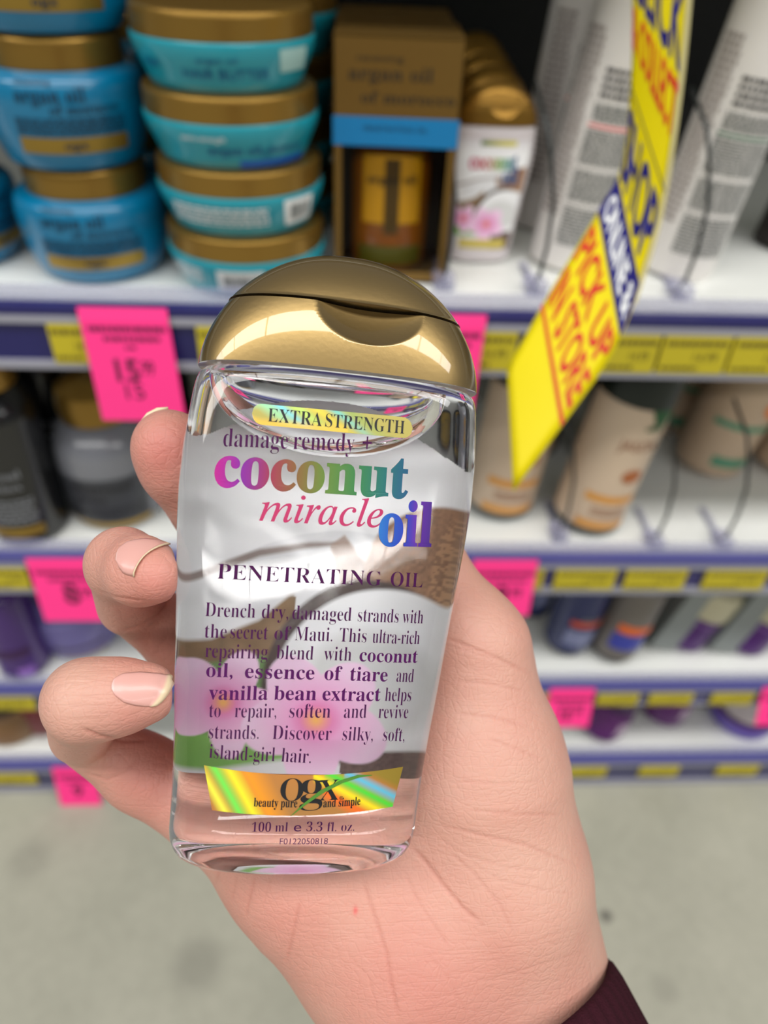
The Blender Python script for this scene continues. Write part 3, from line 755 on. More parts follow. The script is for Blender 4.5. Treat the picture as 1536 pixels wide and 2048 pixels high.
def body_mesh():
    rings = []
    for v, k in ((-.0598, .30), (-.0601, .55), (-.0609, .74), (-.0614, .82), (-.0615, .86), (-.0612, .905), (-.0605, .945), (-.0595, .972), (-.0580, .992)):
        rings.append(sect(hw(v) * k - (1 - k) * .0, ht(v) * (1 - (1 - k) * 1.0), hc(v), T_, v, NB))
    for v in np.linspace(-.056, .0345, 70): rings.append(sect(hw(v), ht(v), hc(v), T_, v, NB))
    for v, k in ((.0360, .995), (.0372, .985), (.0381, .965), (.0386, .94)): rings.append(sect(hw(v) * k, ht(v) * k, hc(v), T_, v, NB))
    return loft(rings, NB)
def bubble_mesh():
    rings = []; n = 96; c0 = .0385
    for s in np.linspace(math.pi / 2 * .985, 0, 24):
        k = math.cos(s); v = .0370 - .0150 * math.sin(s)
        a = np.linspace(0, 2 * np.pi, n, endpoint=False)
        rings.append(to_local(hc(v) - .002 + .0235 * k * np.cos(a), np.full(n, v), T_ - .001 + .0098 * k * np.sin(a)))
    v, f = loft(rings, n)
    return v, [tuple(reversed(q)) for q in f]
V0, V1 = .039, .0656
def capw(v):
    x = np.clip((v - V0) / (V1 - V0), 0, 1); return .0299 * np.sqrt(1 - x ** 1.78)
def capt(v):
    x = np.clip((v - V0) / (V1 - V0), 0, 1); return .0133 * np.sqrt(1 - x ** 2.3)
def capc(v): return hc(.039) + .012 * (v - .039)
SEAM = .0527
NC = 420
def cap_base_mesh():
    rings = [sect(.0299 * .96, .0133 * .94, capc(V0), T_, V0 + .0002, NC)]
    for v in np.concatenate([[V0], np.linspace(V0 + .0005, SEAM - .0004, 90), [SEAM - .0002]]):
        rings.append(sect(capw(v), capt(v), capc(v), T_, v, NC))
    rings.append(sect(capw(SEAM) * .97, capt(SEAM) * .95, capc(SEAM), T_, SEAM - .0001, NC))
    v, f = loft(rings, NC)
    # thumb scoop below the lid
    uc, vc = px2uv(745, 622)[0], SEAM
    q = np.clip(1 - ((v[:, 0] - uc) / .0112) ** 2 - ((v[:, 2] - .0615 - vc) / .0082) ** 2, 0, 1)
    v[:, 1] += np.where(v[:, 1] < T_, .0032 * q ** .95, 0)
    return v, f
def lid_mesh():
    rings = [sect(capw(SEAM) * .9, capt(SEAM) * .9, capc(SEAM), T_, SEAM + .0003, NC), sect(capw(SEAM) * 1.004, capt(SEAM) * 1.015, capc(SEAM), T_, SEAM + .0003, NC)]
    for s in np.linspace(0, 1, 46)[1:]:
        x0 = (SEAM - V0) / (V1 - V0); a0 = math.asin(x0); a = a0 + (math.pi / 2 - a0) * s; v = V0 + (V1 - V0) * math.sin(a)
        k = 1 + .010 * (1 - s)
        rings.append(sect(max(capw(v), 1e-4) * k, max(capt(v), 1e-4) * k, capc(v), T_, v, NC))
    return loft(rings, NC)

def glass_mat():
    m = mat('clear_bottle', (252, 253, 255), 0.0, IOR=1.46, Transmission_Weight=1.0)
    return m
M_cap = mat('cap_gold', (148, 124, 78), .36, .85, noise=(900, .03), Coat_Weight=1.0, Coat_Roughness=.03)
hero = thing('oil_bottle', 'clear hair oil bottle with a gold flip cap held in the hand', 'bottle')
hero.matrix_world = Matrix([list(BM[i]) + [BROOT[i]] for i in range(3)] + [[0, 0, 0, 1]])
hb = build('body', body_mesh(), glass_mat(), hero, angle=50)
ag = build('air_gap', bubble_mesh(), glass_mat(), hb)
cb = build('cap', cap_base_mesh(), M_cap, hero, angle=35)
build('flip_lid', lid_mesh(), M_cap, cb, angle=35)

# printed picture on the rear label, seen through the oil
def ell(X, Y, cx, cy, rx, ry, a=0, soft=.08):
    a = math.radians(a); dx, dy = X - cx, Y - cy
    x = (dx * math.cos(a) + dy * math.sin(a)) / rx; y = (-dx * math.sin(a) + dy * math.cos(a)) / ry
    return np.clip((1 - np.sqrt(x * x + y * y)) / soft + .5, 0, 1)
def below(X, Y, pts, soft=8):
    p = np.array(pts, float); return np.clip((Y - np.interp(X, p[:, 0], p[:, 1])) / soft + .5, 0, 1)
def lin(c): return np.array(srgb(*c)[:3])
def over(C, mask, c): return C * (1 - mask[:, None]) + mask[:, None] * (lin(c) if not isinstance(c, np.ndarray) else c)
def vnoise(X, Y, s, seed=1):
    r = np.random.default_rng(seed).random((64, 64)); x, y = X / s % 63, Y / s % 63
    i, j = x.astype(int), y.astype(int); fx, fy = x - i, y - j
    return (r[i, j] * (1 - fx) * (1 - fy) + r[i + 1, j] * fx * (1 - fy) + r[i, j + 1] * (1 - fx) * fy + r[i + 1, j + 1] * fx * fy)
def picture(X, Y):
    """print design; X, Y in design units (about 0.1 mm)"""
    n = len(X)
    C = np.tile(lin((250, 250, 251)), (n, 1))
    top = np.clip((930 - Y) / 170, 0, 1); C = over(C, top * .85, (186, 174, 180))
    nz = vnoise(X, Y, 5) ; nz2 = vnoise(X, Y, 17, 3)
    # split shell behind: pale flesh, thin brown rim
    C = over(C, ell(X, Y, 600, 1150, 190, 78, -14, .05) * .75, (228, 228, 230))
    rim = below(X, Y, [(300, 1175), (440, 1125), (520, 1098), (620, 1084), (700, 1084)], 8) * (1 - below(X, Y, [(300, 1190), (440, 1143), (520, 1113), (620, 1096), (700, 1090)], 8)) * (X < 700)
    C = over(C, rim * .8, (120, 92, 78))
    shard = below(X, Y, [(660, 1090), (690, 1070), (720, 1110), (760, 1160), (800, 1175)], 8) * (1 - below(X, Y, [(660, 1092), (690, 1200), (760, 1200), (800, 1180)], 12)) * (X > 660) * (X < 800)
    C = over(C, shard * .8, (150, 116, 92))
    C = over(C, ell(X, Y, 880, 1140, 150, 125, 0, .06), np.outer(.75 + .5 * nz, lin((158, 118, 88))))
    C = over(C, ell(X, Y, 905, 1150, 40, 110, 10, .2) * .5 * (nz > .5), (206, 160, 116))
    # lower left: brown husk, green leaf
    C = over(C, below(X, Y, [(300, 1285), (420, 1278), (520, 1240), (580, 1190)], 10) * (X < 590), np.outer(.8 + .35 * nz2, lin((142, 112, 78))))
    C = over(C, below(X, Y, [(300, 1330), (420, 1325), (520, 1310), (600, 1330)], 10) * (X < 640), (112, 150, 84))
    # half coconut: dark rim, white flesh, shaded bowl
    C = over(C, ell(X, Y, 735, 1400, 215, 240, 0, .04) * (X < 905), np.outer(.8 + .4 * nz2, lin((74, 58, 52))))
    C = over(C, ell(X, Y, 765, 1405, 226, 226, 0, .04), (246, 246, 247))
    C = over(C, ell(X, Y, 745, 1370, 130, 110, 10, .25) * .8, (214, 214, 212))
    C = over(C, below(X, Y, [(500, 1500), (650, 1505), (950, 1502)], 8) * (X > 590), np.outer(.75 + .5 * nz, lin((104, 82, 76))))
    # leaves and pale ground at the foot
    C = over(C, below(X, Y, [(300, 1465), (420, 1468), (560, 1500), (640, 1540)], 10) * (X < 600), (126, 178, 84))
    C = over(C, below(X, Y, [(300, 1535), (420, 1540), (560, 1520), (660, 1500), (700, 1560)], 12) * (X < 680), (232, 230, 232))
    # two frangipani flowers
    for cx, cy, r, sq, a0 in ((445, 1405, 105, .62, 10), (632, 1440, 130, .72, 25)):
        for k in range(5):
            a = a0 + 72 * k; ex, ey = cx + math.cos(math.radians(a)) * r * .55, cy + math.sin(math.radians(a)) * r * .55 * .85
            msk = ell(X, Y, ex, ey, r * .62, r * .62 * sq, a, .08)
            d = np.hypot(X - cx, (Y - cy) / .85) / r
            col = lin((250, 214, 240))[None] * np.clip(d, 0, 1)[:, None] + lin((232, 120, 190))[None] * (1 - np.clip(d, 0, 1))[:, None]
            C = over(C, msk, col)
        d = np.hypot(X - cx, (Y - cy) / .85) / r
        C = over(C, np.clip(1 - d / .42, 0, 1) * .8, (230, 90, 150)); C = over(C, np.clip(1 - d / .26, 0, 1), (250, 190, 90))
    return np.clip(C, 0, 1)
LABEL_MAP = None   # (u, v) -> design units, set below
def label_mesh():
    nu, nv = 170, 280
    vs = np.linspace(-.0470, .0335, nv + 1); ss = np.linspace(-.93, .93, nu + 1)
    S, Vv = np.meshgrid(ss, vs); U = hc(Vv) + S * hw(Vv)
    y = T_ + ht(Vv) * (1 - np.abs(S) ** NS) ** (1 / NS) - .00035
    v = to_local(U, Vv, y).reshape(-1, 3)
    arch = .0335 - .0155 * np.abs(S) ** 2.2
    ok = Vv <= arch + 1e-6
    f = [(j * (nu + 1) + i, (j + 1) * (nu + 1) + i, (j + 1) * (nu + 1) + i + 1, j * (nu + 1) + i + 1) for j in range(nv) for i in range(nu) if ok[j + 1, i] and ok[j + 1, i + 1]]
    return v, f, U.ravel(), Vv.ravel()
lv, lf, LU, LV = label_mesh()
# how the print design lies on the curved rear panel (design units per label position)
MAPX = np.array([606.46, 28.506, -0.49536, -0.52713, 240.17, -5.5587, 2.5926, 1.5034, -13.069, 0.83199, 2.6142, 7.4248, 15.809, -0.11234, 3.9782, -5.5918, -25.672, 20.955, -25.924, -20.01, 29.398, -33.604, 33.405, 12.361])
MAPY = np.array([1118.3, -362.74, 0.31531, -1.8746, 16.124, 11.197, 0.66267, 0.52655, 0.20226, -4.23, -2.1265, -1.6715, -1.0429, 1.2753, 5.2983, 2.8999, 1.1513, -1.547, -6.0828, -4.9744, 2.6937, -2.2382, 2.2212, 2.2383])
def design_xy(u, v):
    if MAPX is None: return 625 + u / .145 * 1479, 1130 - v / .145 * 1479
    a, b = u * 40, v * 25
    T = np.stack([a**i * b**j for i in range(6) for j in range(4)], -1)
    return T @ MAPX, T @ MAPY
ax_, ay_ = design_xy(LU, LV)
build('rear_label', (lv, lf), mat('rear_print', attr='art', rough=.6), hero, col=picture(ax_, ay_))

# ---------- front label: clear film with print
def film_mesh():
    nu, nv = 60, 120
    vs = np.linspace(-.0590, .0345, nv + 1); ss = np.linspace(-.80, .80, nu + 1)
    S, Vv = np.meshgrid(ss, vs); U = hc(Vv) + S * hw(Vv)
    v = to_local(U, Vv, front_y(U, Vv) - .00005).reshape(-1, 3)
    ok = Vv <= .0345 - .0135 * (np.abs(S) / .8) ** 2.4 + 1e-6
    f = [(j * (nu + 1) + i, j * (nu + 1) + i + 1, (j + 1) * (nu + 1) + i + 1, (j + 1) * (nu + 1) + i) for j in range(nv) for i in range(nu) if ok[j + 1, i] and ok[j + 1, i + 1]]
    return v, f
m = bpy.data.materials.new('clear_film_label'); m.use_nodes = True; nt = m.node_tree; nt.nodes.remove(nt.nodes['Principled BSDF'])
tr = nt.nodes.new('ShaderNodeBsdfTransparent'); gl = nt.nodes.new('ShaderNodeBsdfGlossy'); gl.inputs['Roughness'].default_value = .12
mx = nt.nodes.new('ShaderNodeMixShader'); mx.inputs[0].default_value = .03
nz = nt.nodes.new('ShaderNodeTexNoise'); nz.inputs['Scale'].default_value = 42; nz.inputs['Detail'].default_value = 2
tc = nt.nodes.new('ShaderNodeTexCoord'); bp = nt.nodes.new('ShaderNodeBump'); bp.inputs['Strength'].default_value = .35; bp.inputs['Distance'].default_value = .004
nt.links.new(tc.outputs['Object'], nz.inputs['Vector']); nt.links.new(nz.outputs['Fac'], bp.inputs['Height']); nt.links.new(bp.outputs['Normal'], gl.inputs['Normal'])
nt.links.new(tr.outputs[0], mx.inputs[1]); nt.links.new(gl.outputs[0], mx.inputs[2]); nt.links.new(mx.outputs[0], nt.nodes['Material Output'].inputs[0])
FL = build('front_label', film_mesh(), m, hero)

def surf(u, v, off): return to_local(u, v, front_y(u, v) - off)
def run(s, st, x0, y0, x1, y1, ch, off=.00018):
    """string set between two baseline points; ch = capital height (0.1 mm design units)"""
    (ua, va), (ub, vb) = px2uv(x0, y0), px2uv(x1, y1)
    v, f = txt(s, st); L = math.hypot(ub - ua, vb - va); dx, dy = (ub - ua) / L, (vb - va) / L
    kx = L / v[:, 0].max(); ky = ch * .145 / FPX / .68
    X, Y = v[:, 0] * kx, v[:, 1] * ky
    u, w = ua + X * dx - Y * dy * .3, va + X * dy + Y * 1.0
    return surf(u, w, off), f, u
def runs(lst):
    out = []
    for base, ch, words in lst:
        (xa, ya), (xb, yb) = base; sl = (yb - ya) / (xb - xa)
        for s, st, x0, x1 in words: out.append(run(s, st, x0, ya + sl * (x0 - xa), x1, ya + sl * (x1 - xa), ch)[:2])
    return join(out)
M_vio = mat('ink_violet', (66, 8, 66), .6, Specular_IOR_Level=.2); M_blk2 = mat('ink_brand', (14, 12, 14), .4)
build('lettering', runs([
    (((446, 893), (742, 905)), 37, [('damage', 'r', 446, 575), ('remedy', 'r', 586, 708), ('+', 's', 724, 742)]),
    (((434, 1157), (844, 1175)), 30, [('PENETRATING', 'r', 434, 762), ('OIL', 'r', 780, 844)]),
    (((410, 1232), (845, 1247)), 28, [('Drench', 'r', 410, 510), ('dry,', 'r', 523, 576), ('damaged', 'r', 584, 702), ('strands', 'r', 715, 796), ('with', 'r', 804, 845)]),
    (((409, 1275), (838, 1288)), 28, [('the', 'r', 409, 453), ('secret', 'r', 460, 535), ('of', 'r', 548, 581), ('Maui.', 'r', 589, 664), ('This', 'r', 678, 732), ('ultra-rich', 'r', 744, 838)]),
    (((410, 1314), (834, 1325)), 28, [('repairing', 'r', 410, 535), ('blend', 'r', 552, 626), ('with', 'r', 647, 702)]),
    (((412, 1353), (826, 1364)), 28, [('and', 'r', 792, 826)]),
    (((417, 1398), (821, 1402)), 28, [('helps', 'r', 769, 821)]),
    (((418, 1434), (815, 1436)), 28, [('to', 'r', 418, 441), ('repair,', 'r', 469, 552), ('soften', 'r', 578, 660), ('and', 'r', 687, 732), ('revive', 'r', 756, 815)]),
    (((418, 1476), (808, 1482)), 28, [('strands.', 'r', 417, 517), ('Discover', 'r', 544, 662), ('silky,', 'r', 684, 745), ('soft,', 'r', 765, 808)]),
    (((418, 1515), (621, 1526)), 28, [('island-girl', 'r', 418, 549), ('hair.', 'r', 562, 621)]),
]), M_vio, FL, False)
build('volume_lettering', runs([(((503, 1663), (708, 1661)), 19, [('100 ml', 'r', 503, 575), ('e', 's', 587, 602), ('3.3 fl. oz.', 'r', 612, 708)]),
    (((559, 1688), (655, 1687)), 12, [('F0122050818', 's', 559, 655)])]), M_vio, FL, False)
build('bold_lettering', runs([
    (((410, 1314), (834, 1325)), 27, [('coconut', 'b', 718, 834)]),
    (((412, 1353), (826, 1364)), 28, [('oil', 'b', 412, 456), (',', 'b', 459, 465), ('essence', 'b', 489, 628), ('of', 'b', 648, 683), ('tiare', 'b', 699, 774)]),
    (((417, 1398), (821, 1402)), 28, [('vanilla', 'b', 417, 535), ('bean', 'b', 547, 632), ('extract', 'b', 644, 760)]),
]), mat('ink_violet_bold', (74, 4, 78), .6, Specular_IOR_Level=.2), FL, False)
build('miracle_lettering', runs([(((518, 1041), (760, 1055)), 54, [('miracle', 'i', 518, 764)])]), mat('ink_crimson', (178, 24, 88), .45), FL, False)
def ramp(x, stops):
    xs = [s[0] for s in stops]; c = np.array([lin(s[1]) for s in stops]); return np.stack([np.interp(x, xs, c[:, i]) for i in range(3)], -1)
def fat(s, x0, y0, x1, y1, ch, stops, halo):
    V, F, U = run(s, 'H', x0, y0, x1, y1, ch, .0002 if not halo else .00013)
    t = (U - U.min()) / (U.max() - U.min()); return (V, F), ramp(t, stops)
a1, c1_ = fat('coconut', 427, 971, 815, 996, 84, [(0, (176, 10, 130)), (.14, (122, 28, 146)), (.28, (146, 44, 70)), (.40, (126, 84, 44)), (.55, (92, 122, 44)), (.72, (44, 116, 60)), (.86, (10, 100, 96)), (1, (10, 76, 116))], 0)
a2, c2_ = fat('oil', 755, 1089, 862, 1092, 90, [(0, (8, 100, 176)), (.35, (4, 54, 164)), (.55, (20, 44, 160)), (.68, (90, 26, 150)), (1, (62, 26, 122))], 0)
build('rainbow_lettering', join([a1, a2]), mat('foil_ink', attr='art', rough=.35, metal=.25), FL, False, col=np.concatenate([c1_, c2_]))
def strip(topc, botc, nx, ny, off):
    """patch between two pixel curves, given as functions of 0..1"""
    V, F, S, T2 = [], [], [], []
    for j in range(ny + 1):
        for i in range(nx + 1):
            s, t = i / nx, j / ny; a, b = topc(s), botc(s)
            u, v = px2uv(a[0] * (1 - t) + b[0] * t, a[1] * (1 - t) + b[1] * t)
            V.append(surf(np.array(u), np.array(v), off)); S.append(s); T2.append(t)
    F = [(j * (nx + 1) + i, (j + 1) * (nx + 1) + i, (j + 1) * (nx + 1) + i + 1, j * (nx + 1) + i + 1) for j in range(ny) for i in range(nx)]
    return (np.array(V), F), np.array(S), np.array(T2)
def quad_curve(p0, p1, p2):
    return lambda s: tuple((1 - s) ** 2 * a + 2 * s * (1 - s) * b + s * s * c for a, b, c in zip(p0, p1, p2))
g, S, Tt = strip(quad_curve((408, 1530), (607, 1568), (806, 1533)), quad_curve((424, 1620), (607, 1645), (785, 1613)), 90, 24, .00012)
C = np.tile(lin((184, 122, 58)), (len(S), 1))
C = over(C, np.clip(1 - np.abs(S - .5) / .5, 0, 1) * Tt * .5, (150, 120, 70))
d1 = S * 2.4 - Tt * .25                      # left streak: yellow, green, orange
C = over(C, np.clip(1 - np.abs(d1 - .52) / .28, 0, 1), (236, 150, 30)); C = over(C, np.clip(1 - np.abs(d1 - .30) / .16, 0, 1), (236, 230, 40)); C = over(C, np.clip(1 - np.abs(d1 - .12) / .13, 0, 1), (110, 226, 80)); C = over(C, np.clip(1 - np.abs(d1 + .08) / .12, 0, 1), (240, 236, 70))
d2 = (S - .70) * 1.5 - (Tt - .45) * .55 + .0    # right streak: orange, yellow, green, cyan
C = over(C, np.clip(1 - np.abs(d2 + .12) / .14, 0, 1) * (S > .6), (246, 110, 30)); C = over(C, np.clip(1 - np.abs(d2 - .02) / .11, 0, 1) * (S > .55), (250, 226, 30)); C = over(C, np.clip(1 - np.abs(d2 - .15) / .11, 0, 1) * (S > .6), (70, 216, 60)); C = over(C, np.clip(1 - np.abs(d2 - .28) / .10, 0, 1) * (S > .7), (90, 190, 220))
C = over(C, np.clip((d2 - .36) / .1, 0, 1) * (S > .7), (150, 126, 44))
build('brand_band', g, mat('hologram_foil', attr='art', rough=.4, metal=.2), FL, False, col=C)
def pill_top(s): return (504 + 321 * s, 806 + 30 * s + 21 * (1 - math.sqrt(max(0, 1 - max(0, (abs(s - .5) - .435) / .065) ** 2))))
def pill_bot(s): return (504 + 321 * s, 848 + 30 * s - 21 * (1 - math.sqrt(max(0, 1 - max(0, (abs(s - .5) - .435) / .065) ** 2))))
g, S, Tt = strip(pill_top, pill_bot, 100, 12, .00012)
C = np.tile(lin((176, 164, 84)), (len(S), 1))
q = S * 1.3 - Tt * .25
for c0, w0, cc in ((.10, .14, (150, 220, 170)), (.22, .10, (120, 214, 226)), (.36, .12, (190, 226, 110)), (.52, .12, (226, 206, 70)), (.68, .10, (110, 200, 190)), (.80, .12, (150, 170, 90))): C = over(C, np.clip(1 - np.abs(q - c0) / w0, 0, 1) * (1 - .5 * Tt), cc)
C = over(C, np.clip((Tt - .6) / .3, 0, 1) * (S < .6) * .8, (236, 190, 70))
build('strength_pill', g, mat('hologram_foil'), FL, False, col=C)
build('strength_lettering', runs([(((535, 843), (808, 868)), 27, [('EXTRA', 'r', 535, 643), ('STRENGTH', 'r', 650, 808)])]), M_blk2, FL, False)
build('brand_lettering', join([run('O', 'r', 559, 1601, 605, 1602, 45, .0002)[:2], run('g', 'r', 599, 1602, 645, 1602, 64, .0002)[:2], run('X', 'r', 637, 1601, 677, 1599, 42, .0002)[:2],
                               run('®', 's', 678, 1599, 686, 1599, 7, .0002)[:2], run('beauty pure', 'b', 507, 1612, 594, 1614, 17, .0002)[:2], run('and simple', 'b', 646, 1614, 720, 1609, 17, .0002)[:2]]), M_blk2, FL, False)
leaf_t = [(581, 1631), (608, 1605), (640, 1580), (680, 1560), (715, 1549), (744, 1549)]
leaf_b = [(581, 1632), (611, 1609), (645, 1586), (685, 1565), (719, 1554), (744, 1550)]
lvx = [surf(*map(np.array, px2uv(*p)), .00026) for p in leaf_t + leaf_b]
build('leaf', (lvx, [(i, i + 6, i + 7, i + 1) for i in range(5)]), mat('leaf_print', (70, 126, 36), .5), FL, False)

# ---------- small bottles of the same oil on the shelf: white print front
cb0 = on_z(952, 530, Z1)
KS = .84
def mini():
    t = thing('oil_bottle', 'small coconut oil bottle with pink flower print, first in its row', 'bottle', (cb0[0], cb0[1], Z1 + .0015), 'coconut oil bottles in the row right of the gold carton')
    def sc(vf): return np.asarray(vf[0]) * KS, vf[1]
    build('body', sc(body_mesh()), mat('bottle_milky', (214, 206, 208), .2, Coat_Weight=.5), t, angle=50)
    c = build('cap', sc(cap_base_mesh()), mat('cap_gold_plain', (140, 104, 40), .35, .75), t, angle=35)
    build('flip_lid', sc(lid_mesh()), mat('cap_gold_plain'), c, angle=35)
    nu, nv = 70, 110
    S, Vv = np.meshgrid(np.linspace(-.86, .86, nu + 1), np.linspace(-.050, .030, nv + 1)); U = hc(Vv) + S * hw(Vv)
    v = to_local(U, Vv, front_y(U, Vv) - .0004).reshape(-1, 3)
    X, Y = 625 + (U.ravel() - .0033) / .145 * 1479, 1130 - Vv.ravel() / .145 * 1479
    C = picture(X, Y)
    for (x0, x1, y0, y1, stops) in ((520, 790, 830, 868, [(0, (60, 100, 50)), (.6, (200, 190, 60)), (1, (210, 200, 80))]),):
        mk = ((X > x0) & (X < x1) & (Y > y0) & (Y < y1)).astype(float); C = over(C, mk, ramp((X - x0) / (x1 - x0), stops))
    mk = ((X > 424) & (X < 800) & (Y > 1560) & (Y < 1640)).astype(float); C = over(C, mk, (206, 186, 90))
    f = [(j * (nu + 1) + i, j * (nu + 1) + i + 1, (j + 1) * (nu + 1) + i + 1, (j + 1) * (nu + 1) + i) for j in range(nv) for i in range(nu)]
    l = build('front_label', (v * KS, f), mat('rear_print'), t, col=C)
    def mrun(s, st, uc, v0, w, h):
        q, ff = txt(s, st); x = (q[:, 0] / q[:, 0].max() - .5) * w + uc; z = q[:, 1] * h / .68 + v0
        return to_local(x, z, front_y(x, z) - .0008) * KS, ff, (x - x.min()) / (x.max() - x.min())
    a = mrun('coconut', 'H', .004, .010, .036, .011); b = mrun('oil', 'H', .018, .0, .012, .011)
    st = [(0, (216, 80, 130)), (.4, (206, 120, 110)), (.6, (150, 190, 60)), (.8, (40, 160, 150)), (1, (60, 60, 150))]
    build('lettering', a[:2], mat('foil_ink'), l, False, col=ramp(a[2], st))
    build('oil_lettering', b[:2], mat('foil_ink'), l, False, col=ramp(b[2] * 0 + .95, st))
    return t
mb = mini()
for k, w in enumerate(('second', 'third', 'fourth', 'fifth')):
    dup(mb, (cb0[0] + .003 * (k + 1), cb0[1] + .050 * (k + 1), Z1 + .0015), 'small coconut oil bottle, ' + w + ' in the row behind the front one')
# ------------------------------------------------------------------ the hand
def C3(px, py, d): return np.array([(px - 768) / FPX * d, (py - 1024) / FPX * d, d])    # right, down, depth
VOX = .0008
lo = np.array([-.094, -.034, .132]); hi = np.array([.084, .176, .240])
dims = np.ceil((hi - lo) / VOX).astype(int)
gx, gy, gz = [np.arange(n, dtype=np.float32) * VOX + l for n, l in zip(dims, lo)]
def rcone(a, b, ra, rb, sz=1.0):
    """distance to a round cone between two points; sz > 1 flattens it in depth"""
    a, b = np.array(a, np.float32), np.array(b, np.float32)
    ext = max(ra, rb) + .022
    sl = []
    for g, i in ((gx, 0), (gy, 1), (gz, 2)):
        m_ = np.where((g > min(a[i], b[i]) - ext) & (g < max(a[i], b[i]) + ext))[0]
        sl.append(slice(m_[0], m_[-1] + 1) if len(m_) else slice(0, 0))
    X = gx[sl[0]][:, None, None] - a[0]; Y = gy[sl[1]][None, :, None] - a[1]; Z = (gz[sl[2]][None, None, :] - a[2]) * np.float32(sz)
    d = b - a; d = d * np.array([1, 1, sz], np.float32); L2 = float(d @ d)
    t = np.clip((X * d[0] + Y * d[1] + Z * d[2]) / L2, 0, 1)
    q = np.sqrt((X - t * d[0]) ** 2 + (Y - t * d[1]) ** 2 + (Z - t * d[2]) ** 2) - (ra + (rb - ra) * t)
    return tuple(sl), (q / np.float32(max(1.0, sz ** .5))).astype(np.float32)
def smin_into(Fd, piece, k):
    sl, q = piece; A = Fd[sl]; h = np.clip(k - np.abs(A - q), 0, None) / k; Fd[sl] = np.minimum(A, q) - h * h * k * .25
BIG = np.float32(.05)
def newf(): return np.full(tuple(dims), BIG, np.float32)
def chain(pts, k, sz=1.0, Fd=None):
    """pts: (px, py, depth, radius px)"""
    Fd = newf() if Fd is None else Fd
    for p, q in zip(pts[:-1], pts[1:]):
        smin_into(Fd, rcone(C3(*p[:3]), C3(*q[:3]), p[3] * p[2] / FPX, q[3] * q[2] / FPX, sz), k)
    return Fd
palm = newf()
# thumb side of the palm, running from the base of the thumb to the wrist
chain([(942, 1296, .1830, 100), (940, 1520, .1870, 176), (978, 1750, .1875, 184), (1000, 1925, .1945, 190), (1100, 2300, .1800, 196)], .010, 1.0, palm)
# little-finger side of the palm
chain([(448, 1604, .1820, 104), (621, 1713, .1840, 162), (790, 1866, .1860, 192), (920, 1975, .1990, 180)], .010, 1.0, palm)
# hollow of the palm
chain([(640, 1400, .2010, 150), (740, 1600, .1960, 165), (860, 1850, .1930, 184)], .016, 1.0, palm)
chain([(560, 1330, .2020, 120), (700, 1280, .2040, 120), (900, 1330, .1980, 110)], .014, 1.0, palm)
# nothing of the palm reaches in front of the bottle
Mi = np.stack([RT, -UP, FW], 0)      # world -> right, down, depth
def bottle_coords():
    o = Mi @ (BROOT - CAM); A = Mi @ BM    # camera point = o + A @ local
    Ai = np.linalg.inv(A)
    G = [gx[:, None, None] - o[0], gy[None, :, None] - o[1], gz[None, None, :] - o[2]]
    return [sum(np.float32(Ai[i, j]) * G[j] for j in range(3)) for i in range(3)]
bxl, byl, bzl = bottle_coords()
bv = bzl - np.float32(.0615)
W_ = np.interp(bv, np.concatenate([PV[:-1], np.linspace(.039, .0656, 12)]), np.concatenate([PW[:-1], np.maximum(capw(np.linspace(.039, .0656, 12)), 1e-3)])).astype(np.float32)
Tt_ = np.interp(bv, [-.0615, -.05, .039, .05, .0656], [.0130, .0135, .0130, .011, .001]).astype(np.float32)
cx = bxl - (np.float32(.0033) + np.float32(.026) * bv)
ee = (np.abs(cx / W_) ** 2.6 + np.abs((byl - T_) / Tt_) ** 2.6) ** np.float32(1 / 2.6)
sdb = np.maximum((ee - 1) * np.minimum(W_, Tt_), np.maximum(-.0615 - bv, bv - .0656)).astype(np.float32) - np.float32(.0003)
sweep = np.maximum(np.maximum(np.abs(cx) - W_, byl - np.float32(T_ + .004)), -.0617 - bv)
palm = np.maximum(palm, -sweep)
del ee, W_, Tt_
# fingers, each a chain of its own
little = chain([(300, 1386, .1500, 57), (238, 1393, .1496, 70), (172, 1402, .1500, 80)], .004)
smin_into(little, rcone(C3(172, 1402, .1500), C3(163, 1466, .1700), 80 * .150 / FPX, 62 * .17 / FPX), .003)
prox = chain([(165, 1468, .1750, 60), (283, 1544, .1815, 71), (450, 1628, .1850, 96)], .004)
smin_into(little, (tuple([slice(None)] * 3), prox), .0014)
middle = chain([(316, 1150, .1490, 55), (282, 1142, .1530, 64), (246, 1128, .1600, 69)], .004)
smin_into(middle, rcone(C3(246, 1128, .1600), C3(262, 1206, .1760), 69 * .16 / FPX, 66 * .176 / FPX), .003)
prox = chain([(266, 1208, .1790, 62), (374, 1286, .1895, 72), (560, 1390, .1960, 90)], .004)
smin_into(middle, (tuple([slice(None)] * 3), prox), .0014)
index = chain([(338, 892, .1700, 73), (362, 930, .1730, 75), (424, 1015, .1800, 72), (580, 1240, .1980, 90)], .005)
fore = chain([(590, 960, .1900, 60), (600, 1080, .1930, 66), (660, 1240, .2020, 85)], .005)
thumb = chain([(800, 1040, .1880, 58), (850, 1134, .1880, 74), (942, 1296, .1840, 99)], .006)
thumb = np.maximum(thumb, -sweep); fore = np.maximum(fore, -sweep)
Fd = palm
for fz, k in ((little, .004), (middle, .004), (index, .004), (fore, .006), (thumb, .010)):
    smin_into(Fd, (tuple([slice(None)] * 3), fz), k)
del little, middle, index, fore, thumb, prox, palm
Fd = np.maximum(Fd, -sdb)

